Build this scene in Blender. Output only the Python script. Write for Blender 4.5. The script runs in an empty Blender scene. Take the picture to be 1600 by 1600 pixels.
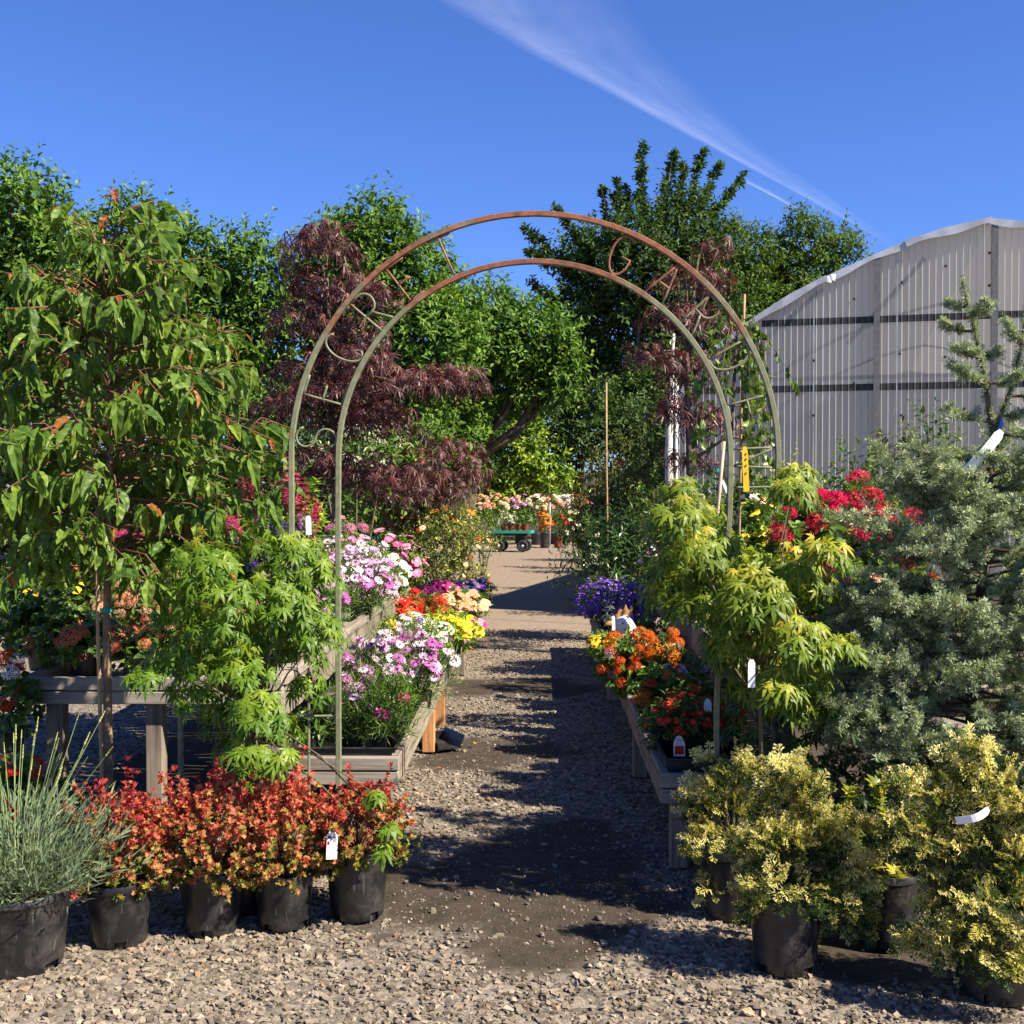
import bpy, math, random
import numpy as np
from mathutils import Matrix, Vector

random.seed(7)
RNG = np.random.default_rng(11)
PI = math.pi
SC = bpy.context.scene
COL = SC.collection

# ------------------------------------------------------------------ camera, world, sun, exposure
F = 1850.0            # focal length in photo pixels (1600 px wide photo)
CAMH = 1.6
VPX, HOR = 840.0, 765.0
cam_data = bpy.data.cameras.new('camera')
cam_data.sensor_width = 36.0
cam_data.lens = F / 1600.0 * 36.0
cam_data.clip_start = 0.05
cam_data.clip_end = 60000.0
cam = bpy.data.objects.new('camera', cam_data)
COL.objects.link(cam)
cam.location = (0, 0, CAMH)
cam.rotation_euler = (PI / 2 - math.atan((800 - HOR) / F), 0, math.atan((VPX - 800) / F))
SC.camera = cam

SUN_EL = math.radians(43)
SUN_AZ = math.radians(116)          # clockwise from +Y (the way the camera looks) towards +X (right)
world = bpy.data.worlds.new('World')
SC.world = world
world.use_nodes = True
wn = world.node_tree
sky = wn.nodes.new('ShaderNodeTexSky')
sky.sky_type = 'NISHITA'
sky.sun_disc = False
sky.sun_elevation = SUN_EL
sky.sun_rotation = SUN_AZ
sky.altitude = 800.0
sky.air_density = 0.95
sky.dust_density = 0.4
sky.ozone_density = 4.5
hs = wn.nodes.new('ShaderNodeHueSaturation')
hs.inputs['Saturation'].default_value = 1.0
wn.links.new(sky.outputs['Color'], hs.inputs['Color'])
vm = wn.nodes.new('ShaderNodeVectorMath')
vm.operation = 'MULTIPLY'
vm.inputs[1].default_value = (0.66, 0.88, 1.42)       # the deep blue of a clear dry morning
wn.links.new(hs.outputs['Color'], vm.inputs[0])
wn.links.new(vm.outputs[0], wn.nodes['Background'].inputs['Color'])
wn.nodes['Background'].inputs['Strength'].default_value = 0.054

sun_data = bpy.data.lights.new('sun', 'SUN')
sun_data.energy = 5.0
sun_data.angle = math.radians(0.53)
sun_data.color = (1.0, 0.9, 0.73)
sun = bpy.data.objects.new('sun', sun_data)
COL.objects.link(sun)
sdir = Vector((math.sin(SUN_AZ) * math.cos(SUN_EL), math.cos(SUN_AZ) * math.cos(SUN_EL), math.sin(SUN_EL)))
sun.rotation_euler = (-sdir).to_track_quat('-Z', 'Y').to_euler()
sun.location = (8, -6, 12)

SC.view_settings.view_transform = 'Standard'
SC.view_settings.look = 'None'
SC.view_settings.gamma = 1.0
SC.view_settings.exposure = 1.35
SC.view_settings.use_curve_mapping = False
SC.cycles.max_bounces = 6
SC.cycles.diffuse_bounces = 2
SC.cycles.transmission_bounces = 4
SC.cycles.transparent_max_bounces = 12
SC.cycles.use_denoising = True

# ------------------------------------------------------------------ helpers
def at(px, py, Z):
    """world point seen at photo pixel (px, py) at distance Z along the path"""
    return np.array([(px - VPX) * Z / F, Z, CAMH - (py - HOR) * Z / F])

def gz(py):
    return F * CAMH / (py - HOR)

def tag(o, label=None, cat=None, group=None, kind=None):
    if label: o['label'] = label
    if cat: o['category'] = cat
    if group: o['group'] = group
    if kind: o['kind'] = kind
    return o

def thing(name, label, cat, loc=(0, 0, 0), rz=0.0, group=None):
    o = bpy.data.objects.new(name, None)
    o.empty_display_size = 0.1
    COL.objects.link(o)
    o.location = loc
    o.rotation_euler = (0, 0, rz)
    return tag(o, label, cat, group)

def link(name, me, parent=None, mat=None, color=(0, 0, 0, 1), kind=None):
    o = bpy.data.objects.new(name, me)
    COL.objects.link(o)
    o.color = color
    if parent is not None: o.parent = parent
    if mat is not None and len(me.materials) == 0: me.materials.append(mat)
    if kind: o['kind'] = kind
    return o

class MB:
    """collects shapes into one mesh"""
    def __init__(s):
        s.v, s.f, s.m, s.n = [], [], [], 0
    def add(s, V, Fc, mi=0):
        V = np.asarray(V, float)
        s.v.append(V)
        for f in Fc:
            s.f.append(tuple(i + s.n for i in f)); s.m.append(mi)
        s.n += len(V)
        return s
    def box(s, c, d, R=None, mi=0, taper=1.0):
        x, y, z = d[0] / 2, d[1] / 2, d[2] / 2
        V = np.array([[-x, -y, -z], [x, -y, -z], [x, y, -z], [-x, y, -z], [-x * taper, -y * taper, z], [x * taper, -y * taper, z], [x * taper, y * taper, z], [-x * taper, y * taper, z]])
        if R is not None: V = V @ np.array(R).T
        return s.add(V + np.array(c), [(0, 3, 2, 1), (4, 5, 6, 7), (0, 1, 5, 4), (1, 2, 6, 5), (2, 3, 7, 6), (3, 0, 4, 7)], mi)
    def tube(s, pts, rad, n=6, mi=0, sq=False):
        pts = [np.array(p, float) for p in pts]
        if not hasattr(rad, '__len__'): rad = [rad] * len(pts)
        V = []
        up = np.array([0.0, 0.0, 1.0])
        prev = None
        for i, p in enumerate(pts):
            t = pts[min(i + 1, len(pts) - 1)] - pts[max(i - 1, 0)]
            t = t / (np.linalg.norm(t) + 1e-9)
            if prev is None:
                a = np.cross(t, up)
                if np.linalg.norm(a) < 0.2: a = np.cross(t, np.array([0, 1.0, 0]))
            else:
                a = prev - t * np.dot(prev, t)
            a = a / (np.linalg.norm(a) + 1e-9); prev = a
            b = np.cross(t, a)
            for k in range(n):
                w = 2 * PI * (k + (0.5 if sq else 0)) / n
                V.append(p + rad[i] * (math.cos(w) * a + math.sin(w) * b))
        Fc = []
        for i in range(len(pts) - 1):
            for k in range(n):
                Fc.append((i * n + k, i * n + (k + 1) % n, (i + 1) * n + (k + 1) % n, (i + 1) * n + k))
        Fc.append(tuple(range(n - 1, -1, -1)))
        Fc.append(tuple((len(pts) - 1) * n + k for k in range(n)))
        return s.add(V, Fc, mi)
    def lathe(s, prof, n=20, c=(0, 0, 0), mi=0, cap=True):
        V, Fc = [], []
        for r, z in prof:
            for k in range(n):
                w = 2 * PI * k / n
                V.append((c[0] + r * math.cos(w), c[1] + r * math.sin(w), c[2] + z))
        for i in range(len(prof) - 1):
            for k in range(n):
                Fc.append((i * n + k, i * n + (k + 1) % n, (i + 1) * n + (k + 1) % n, (i + 1) * n + k))
        if cap:
            Fc.append(tuple(range(n - 1, -1, -1)))
            Fc.append(tuple((len(prof) - 1) * n + k for k in range(n)))
        return s.add(V, Fc, mi)
    def mesh(s, name, mats, smooth=False):
        me = bpy.data.meshes.new(name)
        V = np.concatenate(s.v) if s.v else np.zeros((0, 3))
        me.from_pydata(V.tolist(), [], s.f)
        for m in (mats if isinstance(mats, (list, tuple)) else [mats]): me.materials.append(m)
        me.polygons.foreach_set('material_index', s.m)
        if smooth: me.polygons.foreach_set('use_smooth', [True] * len(s.f))
        me.update()
        return me
    def build(s, name, mats, parent=None, smooth=False, kind=None):
        return link(name, s.mesh(name, mats, smooth), parent, None, kind=kind)

def bevel(o, w=0.004, seg=2):
    m = o.modifiers.new('bevel', 'BEVEL'); m.width = w; m.segments = seg; m.limit_method = 'ANGLE'
    return o

# ---- instancing of small templates with numpy
class T:
    """a template: verts, faces (list of tuples), optional per-face material"""
    def __init__(s, V, Fc, mi=None, tv=None):
        s.tv = np.zeros(len(V)) if tv is None else np.asarray(tv, float)
        s.V = np.asarray(V, float); s.F = [tuple(f) for f in Fc]
        s.mi = np.array(mi if mi is not None else [0] * len(s.F), np.int32)
        s.loops = np.array([i for f in s.F for i in f], np.int32)
        s.tot = np.array([len(f) for f in s.F], np.int32)
    def mesh(s, name, mats):
        me = bpy.data.meshes.new(name)
        me.from_pydata(s.V.tolist(), [], s.F)
        for m in mats: me.materials.append(m)
        me.polygons.foreach_set('material_index', s.mi)
        a = me.attributes.new('tone', 'FLOAT', 'POINT'); a.data.foreach_set('value', s.tv.astype(np.float32))
        me.update()
        return me

def unit(a):
    return a / (np.linalg.norm(a, axis=-1, keepdims=True) + 1e-9)

def frames(D, N):
    y = unit(D)
    x = np.cross(y, N)
    bad = np.linalg.norm(x, axis=1) < 1e-3
    if bad.any(): x[bad] = np.cross(y[bad], np.array([0.31, 0.77, 0.55]))
    x = unit(x)
    z = np.cross(x, y)
    return np.stack([x, y, z], axis=2)      # columns

class Pts:
    """placements: position, direction, normal, size, tone"""
    def __init__(s, P, D, N, S, Tn):
        s.P, s.D, s.N = np.asarray(P, float).reshape(-1, 3), np.asarray(D, float).reshape(-1, 3), np.asarray(N, float).reshape(-1, 3)
        n = len(s.P)
        s.S = np.broadcast_to(np.asarray(S, float), (n,)).copy()
        s.T = np.clip(np.broadcast_to(np.asarray(Tn, float), (n,)).copy(), 0.01, 0.99)
    def sel(s, i): return Pts(s.P[i], s.D[i], s.N[i], s.S[i], s.T[i])
    def __len__(s): return len(s.P)

def cat(*ps):
    return Pts(*[np.concatenate([getattr(p, k) for p in ps]) for k in 'PDNST'])

def mass_mesh(name, items, mats):
    """items: list of (template, Pts)"""
    Vs, Ls, Ts, Ms, Tn = [], [], [], [], []
    off = 0
    for t, p in items:
        n, k = len(p), len(t.V)
        if n == 0: continue
        R = frames(p.D, p.N) * p.S[:, None, None]
        V = np.einsum('nij,kj->nki', R, t.V) + p.P[:, None, :]
        Vs.append(V.reshape(-1, 3))
        L = t.loops[None, :] + (np.arange(n, dtype=np.int32) * k)[:, None] + off
        Ls.append(L.ravel()); Ts.append(np.tile(t.tot, n)); Ms.append(np.tile(t.mi, n)); Tn.append(np.clip(p.T[:, None] + t.tv[None, :], .005, .995).ravel())
        off += n * k
    V, L, To, M, Tn = (np.concatenate(a) for a in (Vs, Ls, Ts, Ms, Tn))
    me = bpy.data.meshes.new(name)
    me.vertices.add(len(V)); me.vertices.foreach_set('co', V.ravel().astype(np.float32))
    me.loops.add(len(L)); me.loops.foreach_set('vertex_index', L.astype(np.int32))
    me.polygons.add(len(To))
    st = np.concatenate([[0], np.cumsum(To)[:-1]]).astype(np.int32)
    me.polygons.foreach_set('loop_start', st)
    me.polygons.foreach_set('material_index', M.astype(np.int32))
    a = me.attributes.new('tone', 'FLOAT', 'POINT')
    a.data.foreach_set('value', Tn.astype(np.float32))
    for m in mats: me.materials.append(m)
    me.update(calc_edges=True)
    me.shade_flat()
    return me

_solo = {}
def emit(root, name, t, p, mats, solo=0, mass='foliage', pick=None):
    """the placements nearest the viewer become parts of their own, the rest one mass"""
    if len(p) == 0: return None
    if not isinstance(mats, (list, tuple)): mats = [mats]
    base = np.array(root.location)
    idx = np.arange(len(p))
    if solo:
        W = p.P + base
        d = W - np.array([0, 0, CAMH])
        dist = np.linalg.norm(d, axis=1)
        px = VPX + F * d[:, 0] / np.maximum(d[:, 1], .1); py = HOR - F * d[:, 2] / np.maximum(d[:, 1], .1)
        vis = (px > 5) & (px < 1595) & (py > 5) & (py < 1595)
        cc = W.mean(0); out = unit(W - cc)
        tc = unit(np.array([[0, 0, CAMH]]) - cc) * 0.75 + np.array([[0, 0, 0.35]])
        sc = np.einsum('ij,ij->i', W - cc, np.broadcast_to(tc, W.shape)) + 0.02 * RNG.random(len(p)) + 0.6 * p.S
        sc[~vis] = -99
        order = np.argsort(-sc)
        pick = order[:min(solo, int(vis.sum()))]
        key = (id(t), tuple(m.name for m in mats), name)
        if key not in _solo: _solo[key] = t.mesh(name, mats)
        me = _solo[key]
        R = frames(p.D[pick], p.N[pick])
        for j, i in enumerate(pick):
            M = np.eye(4); M[:3, :3] = R[j] * p.S[i]; M[:3, 3] = p.P[i]
            o = bpy.data.objects.new(name, me)
            o.parent = root
            o.matrix_basis = Matrix(M.tolist())
            o.color = (p.T[i], 0, 0, 1)
            COL.objects.link(o)
        keep = np.ones(len(p), bool); keep[pick] = False
        idx = idx[keep]
    if len(idx):
        return link(mass, mass_mesh(mass, [(t, p.sel(idx))], mats), root, kind='stuff')

# ------------------------------------------------------------------ materials
def newmat(name):
    m = bpy.data.materials.new(name); m.use_nodes = True
    nt = m.node_tree; b = nt.nodes['Principled BSDF']
    return m, nt, b

def N(nt, typ, **kw):
    n = nt.nodes.new(typ)
    for k, v in kw.items():
        if k in n.inputs: n.inputs[k].default_value = v
        else: setattr(n, k, v)
    return n

def ramp(nt, cols, fac):
    r = nt.nodes.new('ShaderNodeValToRGB')
    el = r.color_ramp.elements
    for i, (pos, c) in enumerate(cols):
        e = el[i] if i < 2 else el.new(pos)
        e.position = pos; e.color = (c[0], c[1], c[2], 1)
    if fac is not None: nt.links.new(fac, r.inputs['Fac'])
    return r.outputs['Color']

def mat_leaf(name, cols, trans=0.32, rough=0.42, spec=0.35, tcol=(1.15, 1.25, 0.55), var=0.35, nscale=60, gain=True):
    m, nt, b = newmat(name)
    at_ = N(nt, 'ShaderNodeAttribute', attribute_name='tone')
    oi = N(nt, 'ShaderNodeObjectInfo')
    sep = N(nt, 'ShaderNodeSeparateColor'); nt.links.new(oi.outputs['Color'], sep.inputs[0])
    add = N(nt, 'ShaderNodeMath', operation='ADD'); nt.links.new(at_.outputs['Fac'], add.inputs[0]); nt.links.new(sep.outputs[0], add.inputs[1])
    cols = [(q, (c_[0] * 1.4, c_[1] * 1.25, c_[2])) for q, c_ in cols] if gain else cols
    c = ramp(nt, cols, add.outputs[0])
    tc = N(nt, 'ShaderNodeTexCoord')
    no = N(nt, 'ShaderNodeTexNoise', Scale=nscale, Detail=2.0); nt.links.new(tc.outputs['Generated' if False else 'Object'], no.inputs['Vector'])
    mr = N(nt, 'ShaderNodeMapRange'); mr.inputs['To Min'].default_value = 1 - var; mr.inputs['To Max'].default_value = 1 + var
    mr.inputs['From Min'].default_value = 0.3; mr.inputs['From Max'].default_value = 0.7
    nt.links.new(no.outputs['Fac'], mr.inputs['Value'])
    mx = N(nt, 'ShaderNodeVectorMath', operation='SCALE'); nt.links.new(c, mx.inputs[0]); nt.links.new(mr.outputs[0], mx.inputs['Scale'])
    nt.links.new(mx.outputs[0], b.inputs['Base Color'])
    b.inputs['Roughness'].default_value = rough
    b.inputs['Specular IOR Level'].default_value = spec
    tr = N(nt, 'ShaderNodeBsdfTranslucent')
    m2 = N(nt, 'ShaderNodeVectorMath', operation='MULTIPLY'); m2.inputs[1].default_value = tcol
    nt.links.new(mx.outputs[0], m2.inputs[0]); nt.links.new(m2.outputs[0], tr.inputs['Color'])
    ms = N(nt, 'ShaderNodeMixShader'); ms.inputs[0].default_value = trans
    nt.links.new(b.outputs[0], ms.inputs[1]); nt.links.new(tr.outputs[0], ms.inputs[2])
    nt.links.new(ms.outputs[0], nt.nodes['Material Output'].inputs['Surface'])
    return m

def mat_petal(name, cols, rad=None, trans=0.3):
    """petals: colour from the tone; rad mixes a heart colour near the flower's centre"""
    m = mat_leaf(name, cols, trans=trans, rough=0.6, spec=0.15, tcol=(1.05, 0.9, 0.95), var=0.15, nscale=90, gain=False)
    return m

def mat_plain(name, col, rough=0.6, spec=0.3, metal=0.0, nscale=20.0, var=0.2, bump=0.0, bscale=80.0, col2=None):
    m, nt, b = newmat(name)
    tc = N(nt, 'ShaderNodeTexCoord')
    no = N(nt, 'ShaderNodeTexNoise', Scale=nscale, Detail=5.0, Roughness=0.6); nt.links.new(tc.outputs['Object'], no.inputs['Vector'])
    c2 = col2 if col2 else tuple(x * (1 + var) for x in col)
    c1 = tuple(x * (1 - var) for x in col) if not col2 else col
    c = ramp(nt, [(0.32, c1), (0.68, c2)], no.outputs['Fac'])
    nt.links.new(c, b.inputs['Base Color'])
    b.inputs['Roughness'].default_value = rough; b.inputs['Specular IOR Level'].default_value = spec; b.inputs['Metallic'].default_value = metal
    if bump:
        n2 = N(nt, 'ShaderNodeTexNoise', Scale=bscale, Detail=4.0); nt.links.new(tc.outputs['Object'], n2.inputs['Vector'])
        bp = N(nt, 'ShaderNodeBump', Strength=bump, Distance=0.01); nt.links.new(n2.outputs['Fac'], bp.inputs['Height']); nt.links.new(bp.outputs[0], b.inputs['Normal'])
    return m

def mat_wood(name, c1, c2, dark, axis=0, scale=1.0):
    m, nt, b = newmat(name)
    tc = N(nt, 'ShaderNodeTexCoord')
    oi = N(nt, 'ShaderNodeObjectInfo')
    mp = N(nt, 'ShaderNodeMapping')
    s = [40.0, 40.0, 40.0]; s[axis] = 2.2
    mp.inputs['Scale'].default_value = [k * scale for k in s]
    ad = N(nt, 'ShaderNodeVectorMath', operation='ADD')
    nt.links.new(tc.outputs['Object'], ad.inputs[0]); nt.links.new(oi.outputs['Random'], ad.inputs[1])
    nt.links.new(ad.outputs[0], mp.inputs['Vector'])
    no = N(nt, 'ShaderNodeTexNoise', Scale=1.0, Detail=6.0, Roughness=0.65, Distortion=0.6); nt.links.new(mp.outputs[0], no.inputs['Vector'])
    c = ramp(nt, [(0.28, dark), (0.45, c1), (0.72, c2)], no.outputs['Fac'])
    n2 = N(nt, 'ShaderNodeTexNoise', Scale=3.0, Detail=4.0); nt.links.new(ad.outputs[0], n2.inputs['Vector'])
    mr = N(nt, 'ShaderNodeMapRange'); mr.inputs['From Min'].default_value = .3; mr.inputs['From Max'].default_value = .7; mr.inputs['To Min'].default_value = .65; mr.inputs['To Max'].default_value = 1.2
    nt.links.new(n2.outputs['Fac'], mr.inputs['Value'])
    mx = N(nt, 'ShaderNodeVectorMath', operation='SCALE'); nt.links.new(c, mx.inputs[0]); nt.links.new(mr.outputs[0], mx.inputs['Scale'])
    nt.links.new(mx.outputs[0], b.inputs['Base Color'])
    b.inputs['Roughness'].default_value = 0.85; b.inputs['Specular IOR Level'].default_value = 0.15
    bp = N(nt, 'ShaderNodeBump', Strength=0.5, Distance=0.004); nt.links.new(no.outputs['Fac'], bp.inputs['Height']); nt.links.new(bp.outputs[0], b.inputs['Normal'])
    return m

M = {}
M['wood_x'] = mat_wood('weathered_wood_x', (.25, .215, .175), (.38, .34, .29), (.07, .058, .045), 0)
M['wood_y'] = mat_wood('weathered_wood_y', (.24, .20, .155), (.36, .31, .25), (.07, .055, .04), 1)
M['wood_z'] = mat_wood('weathered_wood_z', (.2, .165, .13), (.3, .26, .21), (.06, .048, .036), 2)
M['cedar'] = mat_wood('fresh_cedar', (.42, .2, .085), (.52, .27, .12), (.25, .11, .045), 2)
M['fence'] = mat_wood('old_fence_wood', (.1, .085, .075), (.16, .14, .125), (.04, .034, .03), 2)
M['bark'] = mat_plain('brown_bark', (.1, .075, .055), .9, .1, 0, 25, .5, .6, 60)
M['bark_tan'] = mat_plain('tan_smooth_bark', (.2, .135, .08), .75, .2, 0, 14, .35, .3, 90)
M['twig_red'] = mat_plain('reddish_twig', (.17, .075, .045), .6, .25)
M['twig'] = mat_plain('green_brown_twig', (.12, .1, .05), .7, .2)
M['stem'] = mat_plain('green_stem', (.1, .16, .05), .6, .25)
M['bamboo'] = mat_plain('bamboo', (.33, .22, .11), .55, .3, 0, 9, .3)
M['birch'] = mat_plain('white_bark', (.25, .22, .2), .7, .2, 0, 12, .5, .2, 40, col2=(.72, .7, .66))
M['pot'] = mat_plain('black_nursery_plastic', (.009, .0092, .0105), .38, .5, 0, 14, .4, .12, 30, col2=(.034, .033, .032))
def mat_pot():
    m, nt, b = newmat('scuffed_black_plastic')
    tc = N(nt, 'ShaderNodeTexCoord'); oi = N(nt, 'ShaderNodeObjectInfo')
    ad = N(nt, 'ShaderNodeVectorMath', operation='ADD'); nt.links.new(tc.outputs['Object'], ad.inputs[0]); nt.links.new(oi.outputs['Location'], ad.inputs[1])
    n1 = N(nt, 'ShaderNodeTexNoise', Scale=9.0, Detail=7.0, Roughness=.7, Distortion=.5); nt.links.new(ad.outputs[0], n1.inputs['Vector'])
    mp = N(nt, 'ShaderNodeMapping'); mp.inputs['Scale'].default_value = (60, 60, 9); mp.inputs['Rotation'].default_value = (.4, .3, 0); nt.links.new(ad.outputs[0], mp.inputs['Vector'])
    n2 = N(nt, 'ShaderNodeTexNoise', Scale=1.0, Detail=4.0); nt.links.new(mp.outputs[0], n2.inputs['Vector'])
    dust = ramp(nt, [(.45, (0, 0, 0)), (.75, (1, 1, 1))], n1.outputs['Fac']); scr = ramp(nt, [(.64, (0, 0, 0)), (.72, (1, 1, 1))], n2.outputs['Fac'])
    m1 = N(nt, 'ShaderNodeMix', data_type='RGBA'); m1.inputs['A'].default_value = (.011, .011, .0125, 1); m1.inputs['B'].default_value = (.055, .05, .043, 1); nt.links.new(dust, m1.inputs['Factor'])
    m2 = N(nt, 'ShaderNodeMix', data_type='RGBA'); m2.inputs['B'].default_value = (.075, .072, .068, 1); nt.links.new(m1.outputs['Result'], m2.inputs['A']); nt.links.new(scr, m2.inputs['Factor'])
    nt.links.new(m2.outputs['Result'], b.inputs['Base Color'])
    rr = N(nt, 'ShaderNodeMapRange'); rr.inputs['To Min'].default_value = .32; rr.inputs['To Max'].default_value = .7; nt.links.new(dust, rr.inputs['Value']); nt.links.new(rr.outputs[0], b.inputs['Roughness'])
    return m
M['pot'] = mat_pot()
M['pot_red'] = mat_plain('terracotta_plastic', (.17, .04, .03), .5, .3)
M['soil'] = mat_plain('potting_soil', (.035, .024, .017), .95, .05, 0, 60, .5, .9, 90)
M['white'] = mat_plain('white_plastic', (.72, .73, .74), .4, .35, 0, 8, .06)
M['yellow_plastic'] = mat_plain('yellow_plastic', (.75, .46, .02), .45, .3, 0, 10, .12)
M['blue_tape'] = mat_plain('blue_tape', (.015, .09, .55), .45, .3)
M['teal_tape'] = mat_plain('teal_tape', (.02, .3, .28), .45, .3)
M['ink'] = mat_plain('black_print', (.03, .03, .035), .6, .2)
M['grey_ink'] = mat_plain('grey_print', (.3, .31, .33), .6, .2)
M['tire'] = mat_plain('tire_rubber', (.03, .03, .03), .8, .2, 0, 30, .3)
M['steel'] = mat_plain('dull_steel', (.42, .42, .42), .45, .5, .6)
M['cart_green'] = mat_plain('green_cart_paint', (.02, .28, .2), .45, .4, 0, 10, .2)
M['stake'] = mat_plain('pale_wooden_stake', (.48, .34, .26), .7, .2, 0, 12, .25)

def mat_arch():
    m, nt, b = newmat('rusting_green_paint')
    tc = N(nt, 'ShaderNodeTexCoord')
    n1 = N(nt, 'ShaderNodeTexNoise', Scale=3.2, Detail=6.0, Roughness=0.65); nt.links.new(tc.outputs['Object'], n1.inputs['Vector'])
    sp = N(nt, 'ShaderNodeSeparateXYZ'); nt.links.new(tc.outputs['Object'], sp.inputs[0])
    mr = N(nt, 'ShaderNodeMapRange'); mr.inputs['From Min'].default_value = 2.1; mr.inputs['From Max'].default_value = 2.5; mr.inputs['To Min'].default_value = -.06; mr.inputs['To Max'].default_value = .24
    nt.links.new(sp.outputs['Z'], mr.inputs['Value'])
    ad = N(nt, 'ShaderNodeMath', operation='ADD'); nt.links.new(n1.outputs['Fac'], ad.inputs[0]); nt.links.new(mr.outputs[0], ad.inputs[1])
    n2 = N(nt, 'ShaderNodeTexNoise', Scale=40.0, Detail=4.0); nt.links.new(tc.outputs['Object'], n2.inputs['Vector'])
    rust = ramp(nt, [(0.3, (.12, .048, .025)), (0.7, (.27, .105, .05))], n2.outputs['Fac'])
    paint = ramp(nt, [(0.3, (.13, .14, .075)), (0.7, (.2, .205, .125))], n2.outputs['Fac'])
    fac = ramp(nt, [(0.53, (0, 0, 0)), (0.66, (1, 1, 1))], ad.outputs[0])
    mx = N(nt, 'ShaderNodeMix', data_type='RGBA')
    nt.links.new(fac, mx.inputs['Factor']); nt.links.new(paint, mx.inputs['A']); nt.links.new(rust, mx.inputs['B'])
    nt.links.new(mx.outputs['Result'], b.inputs['Base Color'])
    b.inputs['Roughness'].default_value = .6; b.inputs['Specular IOR Level'].default_value = .4
    bp = N(nt, 'ShaderNodeBump', Strength=.25, Distance=.004); nt.links.new(n2.outputs['Fac'], bp.inputs['Height']); nt.links.new(bp.outputs[0], b.inputs['Normal'])
    return m
M['arch'] = mat_arch()

# leaves (tone 0 -> 1 along the ramp)
L = {}
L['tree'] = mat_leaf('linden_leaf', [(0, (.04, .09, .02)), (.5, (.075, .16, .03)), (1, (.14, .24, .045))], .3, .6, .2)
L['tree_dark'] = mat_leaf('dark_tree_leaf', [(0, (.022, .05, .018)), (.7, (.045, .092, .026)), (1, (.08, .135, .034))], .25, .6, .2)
L['tree_far'] = mat_leaf('far_tree_leaf', [(0, (.035, .07, .018)), (.6, (.062, .12, .026)), (1, (.1, .16, .035))], .3, .6, .2)
L['hornbeam'] = mat_leaf('hornbeam_leaf', [(0, (.035, .08, .018)), (.45, (.07, .14, .024)), (.88, (.135, .215, .038)), (.9, (.2, .1, .03)), (1, (.18, .06, .03))], .4, .45, .3)
L['maple'] = mat_leaf('green_maple_leaf', [(0, (.055, .125, .014)), (.5, (.11, .2, .02)), (.85, (.2, .27, .03)), (1, (.36, .3, .04))], .42, .45, .3)
L['maple_y'] = mat_leaf('yellow_green_maple_leaf', [(0, (.06, .12, .016)), (.45, (.13, .2, .024)), (.85, (.26, .29, .04)), (1, (.42, .36, .06))], .42, .45, .3)
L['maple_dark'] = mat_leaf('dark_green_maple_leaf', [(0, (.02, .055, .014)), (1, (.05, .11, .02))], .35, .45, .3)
L['lace'] = mat_leaf('dark_red_lace_leaf', [(0, (.03, .012, .012)), (.5, (.065, .023, .021)), (.85, (.12, .038, .034)), (1, (.18, .055, .04))], .22, .45, .35, tcol=(1.4, .5, .45), gain=False)
L['barberry'] = mat_leaf('barberry_leaf', [(0, (.09, .13, .02)), (.22, (.26, .24, .04)), (.4, (.48, .2, .09)), (.6, (.48, .08, .055)), (.8, (.38, .038, .038)), (1, (.17, .02, .028))], .3, .5, .25, tcol=(1.25, .8, .6), gain=False)
L['lavender'] = mat_leaf('lavender_leaf', [(0, (.085, .125, .07)), (.6, (.145, .2, .11)), (1, (.24, .3, .17))], .25, .6, .2, gain=False)
L['lav_spike'] = mat_leaf('lavender_spike', [(0, (.2, .26, .09)), (1, (.33, .38, .16))], .3, .6, .2)
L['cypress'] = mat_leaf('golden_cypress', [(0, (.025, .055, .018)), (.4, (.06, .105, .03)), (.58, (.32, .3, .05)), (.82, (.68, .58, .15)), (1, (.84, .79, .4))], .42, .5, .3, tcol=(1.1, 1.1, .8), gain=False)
L['holly'] = mat_leaf('yellow_holly', [(0, (.06, .11, .016)), (.6, (.2, .24, .03)), (1, (.4, .38, .07))], .3, .3, .5)
L['spruce'] = mat_leaf('blue_green_needle', [(0, (.07, .095, .055)), (.5, (.23, .28, .165)), (1, (.44, .5, .31))], .28, .55, .25, gain=False)
L['shrub'] = mat_leaf('shrub_leaf', [(0, (.03, .065, .014)), (.6, (.06, .12, .02)), (1, (.12, .18, .03))], .3, .4, .4)
L['shrub_bright'] = mat_leaf('bright_shrub_leaf', [(0, (.1, .19, .022)), (.6, (.18, .29, .035)), (1, (.32, .37, .06))], .4, .45, .3)
L['olive'] = mat_leaf('olive_shrub_leaf', [(0, (.045, .06, .018)), (.6, (.085, .105, .03)), (1, (.15, .15, .04))], .25, .5, .3)
L['varieg'] = mat_leaf('variegated_leaf', [(0, (.05, .085, .02)), (.5, (.12, .16, .035)), (.75, (.3, .3, .1)), (1, (.5, .46, .2))], .3, .45, .3)
L['laurel'] = mat_leaf('laurel_leaf', [(0, (.02, .055, .014)), (.7, (.05, .11, .022)), (1, (.09, .16, .035))], .25, .28, .6)
L['bedding'] = mat_leaf('bedding_leaf', [(0, (.035, .085, .016)), (.6, (.075, .15, .025)), (1, (.14, .22, .04))], .32, .45, .3)
L['grey'] = mat_leaf('silver_leaf', [(0, (.2, .24, .2)), (1, (.45, .5, .45))], .25, .55, .2)
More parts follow.
